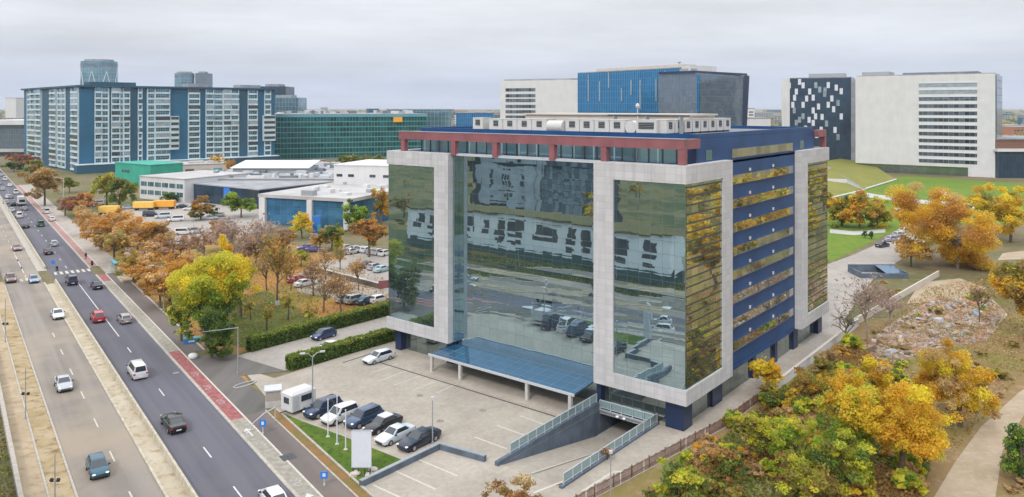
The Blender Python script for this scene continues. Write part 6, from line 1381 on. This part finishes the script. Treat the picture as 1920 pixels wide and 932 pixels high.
# bus shelter
p = G(218, 512); t = thing('bus_shelter', 'teal roofed bus shelter on the pavement by the orange trees', 'bus shelter', p, RROT)
q = MB(); q.box(-2.6, 2.6, -.8, .8, 2.4, 2.6, 'teal'); q.build('roof', t); q = MB(); q.box(-2.4, 2.4, .62, .68, .3, 2.2, 'panelglass'); q.build('back_panel', t); q = MB(); q.box(-1.5, 1.5, .2, .58, .42, .5, 'bark'); q.build('bench', t)
for x in (-2.4, 2.4): q = MB(); q.box(x - .06, x + .06, .5, .6, 0, 2.4, 'metal'); q.build('post', t)
q = MB(); q.box(2.5, 2.62, -.6, .5, .3, 2.2, 'signblue'); q.build('poster_panel', t)
p, h = hgt(238, 512, 478); t = pole('stop_sign', 'round pale sign on a post beside the bus shelter', p, h, 'sign', r=.05); q = MB(); q.tube([(0, -.08, h), (0, -.02, h)], .7, 'rooflight', 14); q.build('disc', t)
# refuge signs at the crossing
p, h = hgt(100, 520, 488); t = pole('road_sign', 'blue keep right sign on the refuge island', p, h, 'sign', r=.06); q = MB(); q.tube([(0, -.1, h - .4), (0, -.05, h - .4)], .45, 'signblue', 14); q.build('disc', t)
p, h = hgt(107, 530, 500); t = pole('signal_post', 'traffic signal on the refuge island beside the blue sign', p, h, 'traffic light', r=.06); q = MB(); q.box(-.18, .18, -.2, .1, h - .8, h + .1, 'black'); q.build('signal_head', t); q = MB(); q.blob((0, -.22, h - .55), (.1, .05, .1), 'teal'); q.build('lens', t)
p, h = hgt(173, 530, 490); t = pole('signal_post', 'traffic signal at the pavement end of the crossing', p, h, 'traffic light', r=.06); q = MB(); q.box(-.18, .18, -.2, .1, h - .8, h + .1, 'black'); q.build('signal_head', t)
# small wooden planter by crossing
t = thing('planter', 'ochre earth planter at the corner of the crossing', 'planter', G(238, 525), RROT); q = MB(); q.box(-3, 3, -1.4, 1.4, 0, .4, 'kerb'); q.build('box', t); q = MB(); q.box(-2.8, 2.8, -1.2, 1.2, .4, .45, 'dirtstrip'); q.build('soil', t)
# rusty fence along the scrub, boundary wall beyond
def fence(pts, label):
    t = thing('rusty_fence', label, 'fence', pts[0]); o = pts[0]; prev = 0
    for a, b in zip(pts, pts[1:]):
        d = (b - a); l = d.length; u = d.normalized(); nrm = Vector((-u.y, u.x, 0)); n = int(l / 2.5)
        q = MB(a - o, u, nrm)
        for k in range(int(l / .16)):
            if (k * 7) % 23 == 0: continue
            q.box(k * .16, k * .16 + .075, -.015, .015, .1, 1.2 + .05 * math.sin(k), 'rust')
        q.box(0, l, -.03, -.016, .4, .46, 'rust'); q.box(0, l, -.03, -.016, 1.05, 1.1, 'rust'); q.build('fence_panel', t)
        for k in range(n + 1): q = MB(a - o, u, nrm); q.box(k * l / n - .04, k * l / n + .04, .018, .1, 0, 1.3, 'rust'); q.build('post', t)
fence([L(-2.3, -33.5), L(-.5, -17.5), L(2.3, 4.5), L(2.5, 16)], 'rusty picket fence between forecourt and scrub')
m = MB(); m.box(2.55, 2.85, 16.2, 57, 0, 1.1, 'white'); m.box(2.5, 2.9, 16.2, 57, 1.1, 1.2, 'cream'); o = m.build('boundary_wall'); o.location = P0; o.rotation_euler = (0, 0, LROT); tag(o, 'white boundary wall between side path and scrub', 'wall')
A, B = G(1600, 612), G(1760, 518); d = (B - A).normalized(); n = Vector((-d.y, d.x, 0)) * .15; m = MB(); m.prism([tuple((q - A)[:2]) for q in (A - n, B - n, B + n, A + n)], 0, 1.2, 'cream'); o = m.build('boundary_wall'); o.location = A; tag(o, 'cream boundary wall of the service road beyond the bare trees', 'wall')
# slate enclosure on service road
A, B, D = G(1614, 522), G(1735, 520), G(1700, 508)
t = thing('ramp_enclosure', 'slate blue garage ramp enclosure with pale coping behind the bare trees', 'enclosure', A); ab = (B - A); 
q = MB(); q.box(0, 10, 0, .3, 0, 1.0, 'slate'); q.box(0, .3, .3, 6, 0, 1.2, 'slate'); q.box(9.7, 10, .3, 6, 0, 1.2, 'slate'); q.build('wall', t); q = MB(); q.box(-.1, 10.1, 5.9, 6.4, 1.7, 1.95, 'rooflight'); q.box(0, 10, 6.02, 6.3, 0, 1.68, 'slate'); q.build('coping', t); q = MB(); q.add([(5.5, .4, 1.0), (9.5, .4, 1.0), (9.5, 5.6, 1.7), (5.5, 5.6, 1.7)], [(0, 1, 2, 3)], 'canopy'); q.build('skylight', t)
# side car park wall and posts
A, B = G(585, 508), G(716, 542); d = (B - A); t = thing('stone_wall', 'dark low wall between the two side car parks', 'wall', A, math.atan2(d.y, d.x)); q = MB(); q.box(0, d.length, -.3, .3, 0, 1.0, 'bark'); q.build('wall', t); q = MB(); q.box(0, d.length, -.35, .35, 1.0, 1.1, 'concrete'); q.build('coping', t)
t = thing('red_banner', 'small red board at the edge of the glass block', 'sign', G(722, 545), .4); q = MB(); q.box(-1.3, 1.3, -.05, .05, .5, 2.0, 'red'); q.build('panel', t); q = MB(); q.box(-1.1, -1.0, .06, .14, 0, 1.8, 'metal'); q.box(1.0, 1.1, .06, .14, 0, 1.8, 'metal'); q.build('leg', t)
t = thing('totem_sign', 'blue and teal totem sign on a white base by the low shop', 'sign', G(594, 444), 0); q = MB(); q.box(-1.0, 1.0, -.3, .3, 1.0, 5.8, 'signblue'); q.build('panel', t); q = MB(); q.box(.2, 1.02, -.32, .32, 1.2, 3.4, 'teal'); q.build('lower_panel', t); q = MB(); q.box(-1.6, 1.6, -1, 1, 0, .98, 'white'); q.build('base', t)
# tall potted shrubs on the canopy side, pink dry plant on the ramp railing
tree('climbing_plant', 'dry pinkish climber on the right ramp railing', 0, 0, 1.5, .9, ['pink', 'brown'], .12, .6, .05, base=L(-3.75, -10.2), cat='plant', nclump=14, limbs=3)
for x, y, lab in ((1622, 446, 'small round conifer bush on the lawn by the service road'), (1634, 448, 'dark bush next to the round conifer bush')):
    tree('shrub', lab, x, y, y - 14, 6, ['dgreen', 'green'], .25, 1.2, .02, cat='shrub')
# pedestrian on the far pavement
def person(p, rz, label):
    t = thing('person', label, 'person', p, rz); me = bpy.data.meshes.new('body')
    V = [(0, 0, .95), (0, .0, 1.2), (0, 0, 1.42), (0, 0, 1.52), (0, .02, 1.66), (.0, .02, 1.74), (-.11, 0, .9), (-.12, .14, .5), (-.12, .02, .08), (-.12, .16, .03), (.11, 0, .9), (.12, -.06, .5), (.12, -.26, .1), (.12, -.14, .03), (-.2, 0, 1.4), (-.26, -.06, 1.12), (-.25, .06, .88), (.2, 0, 1.4), (.26, .06, 1.12), (.25, .18, .9)]
    E = [(0, 1), (1, 2), (2, 3), (3, 4), (4, 5), (0, 6), (6, 7), (7, 8), (8, 9), (0, 10), (10, 11), (11, 12), (12, 13), (2, 14), (14, 15), (15, 16), (2, 17), (17, 18), (18, 19)]
    rad = [.15, .15, .16, .06, .10, .07, .10, .07, .05, .045, .10, .07, .05, .045, .07, .05, .04, .07, .05, .04]
    me.from_pydata(V, E, []); o = bpy.data.objects.new('body', me); C.objects.link(o); o.parent = t; me.materials.append(M['navy'])
    o.modifiers.new('skin', 'SKIN'); o.modifiers.new('sub', 'SUBSURF').levels = 1; o.modifiers['sub'].render_levels = 1
    for i, r in enumerate(rad): me.skin_vertices[0].data[i].radius = (r, r * .85)
    me.skin_vertices[0].data[0].use_root = True
    q = MB(); q.blob((0, .0, 1.70), (.105, .115, .09), 'bark', 10); q.build('hair', t, 60)
person(G(161, 487), RROT - math.pi / 2, 'pedestrian in dark clothes walking on the far pavement')

m = MB(); m.box(-47.5, -13, -4.75, -4.55, .03, .05, 'darkmetal'); o = m.build('drain_channel'); o.location = P0; o.rotation_euler = (0, 0, LROT); tag(o, 'dark drain channel across the forecourt before the canopy', 'drain', kind='structure')
m = MB(); m.box(-48.6, -48.4, -8, .5, .03, .05, 'darkmetal'); o = m.build('drain_channel'); o.location = P0; o.rotation_euler = (0, 0, LROT); tag(o, 'short dark drain joint left of the forecourt', 'drain', kind='structure')
for x, y, lab in ((787, 742, 'round manhole cover in the upper forecourt'), (825, 790, 'round manhole cover near the thin lamp post'), (540, 858, 'square cover in the brown pavement'), (905, 770, 'round manhole cover in the middle of the forecourt'), (330, 700, 'manhole cover in the dark carriageway'), (205, 700, 'manhole cover in the dusty carriageway')):
    p = G(x, y); t = thing('manhole_cover', lab, 'manhole cover', p + Vector((0, 0, .055)), RROT); q = MB()
    if 'square' in lab: q.box(-.7, .7, -.7, .7, 0, .02, 'darkmetal')
    else: q.tube([(0, 0, 0), (0, 0, .02)], .42, 'barkpale', 16)
    q.build('cover', t); q = MB(); q.box(-.1, .1, -.04, .04, .021, .04, 'black'); q.build('grip', t)
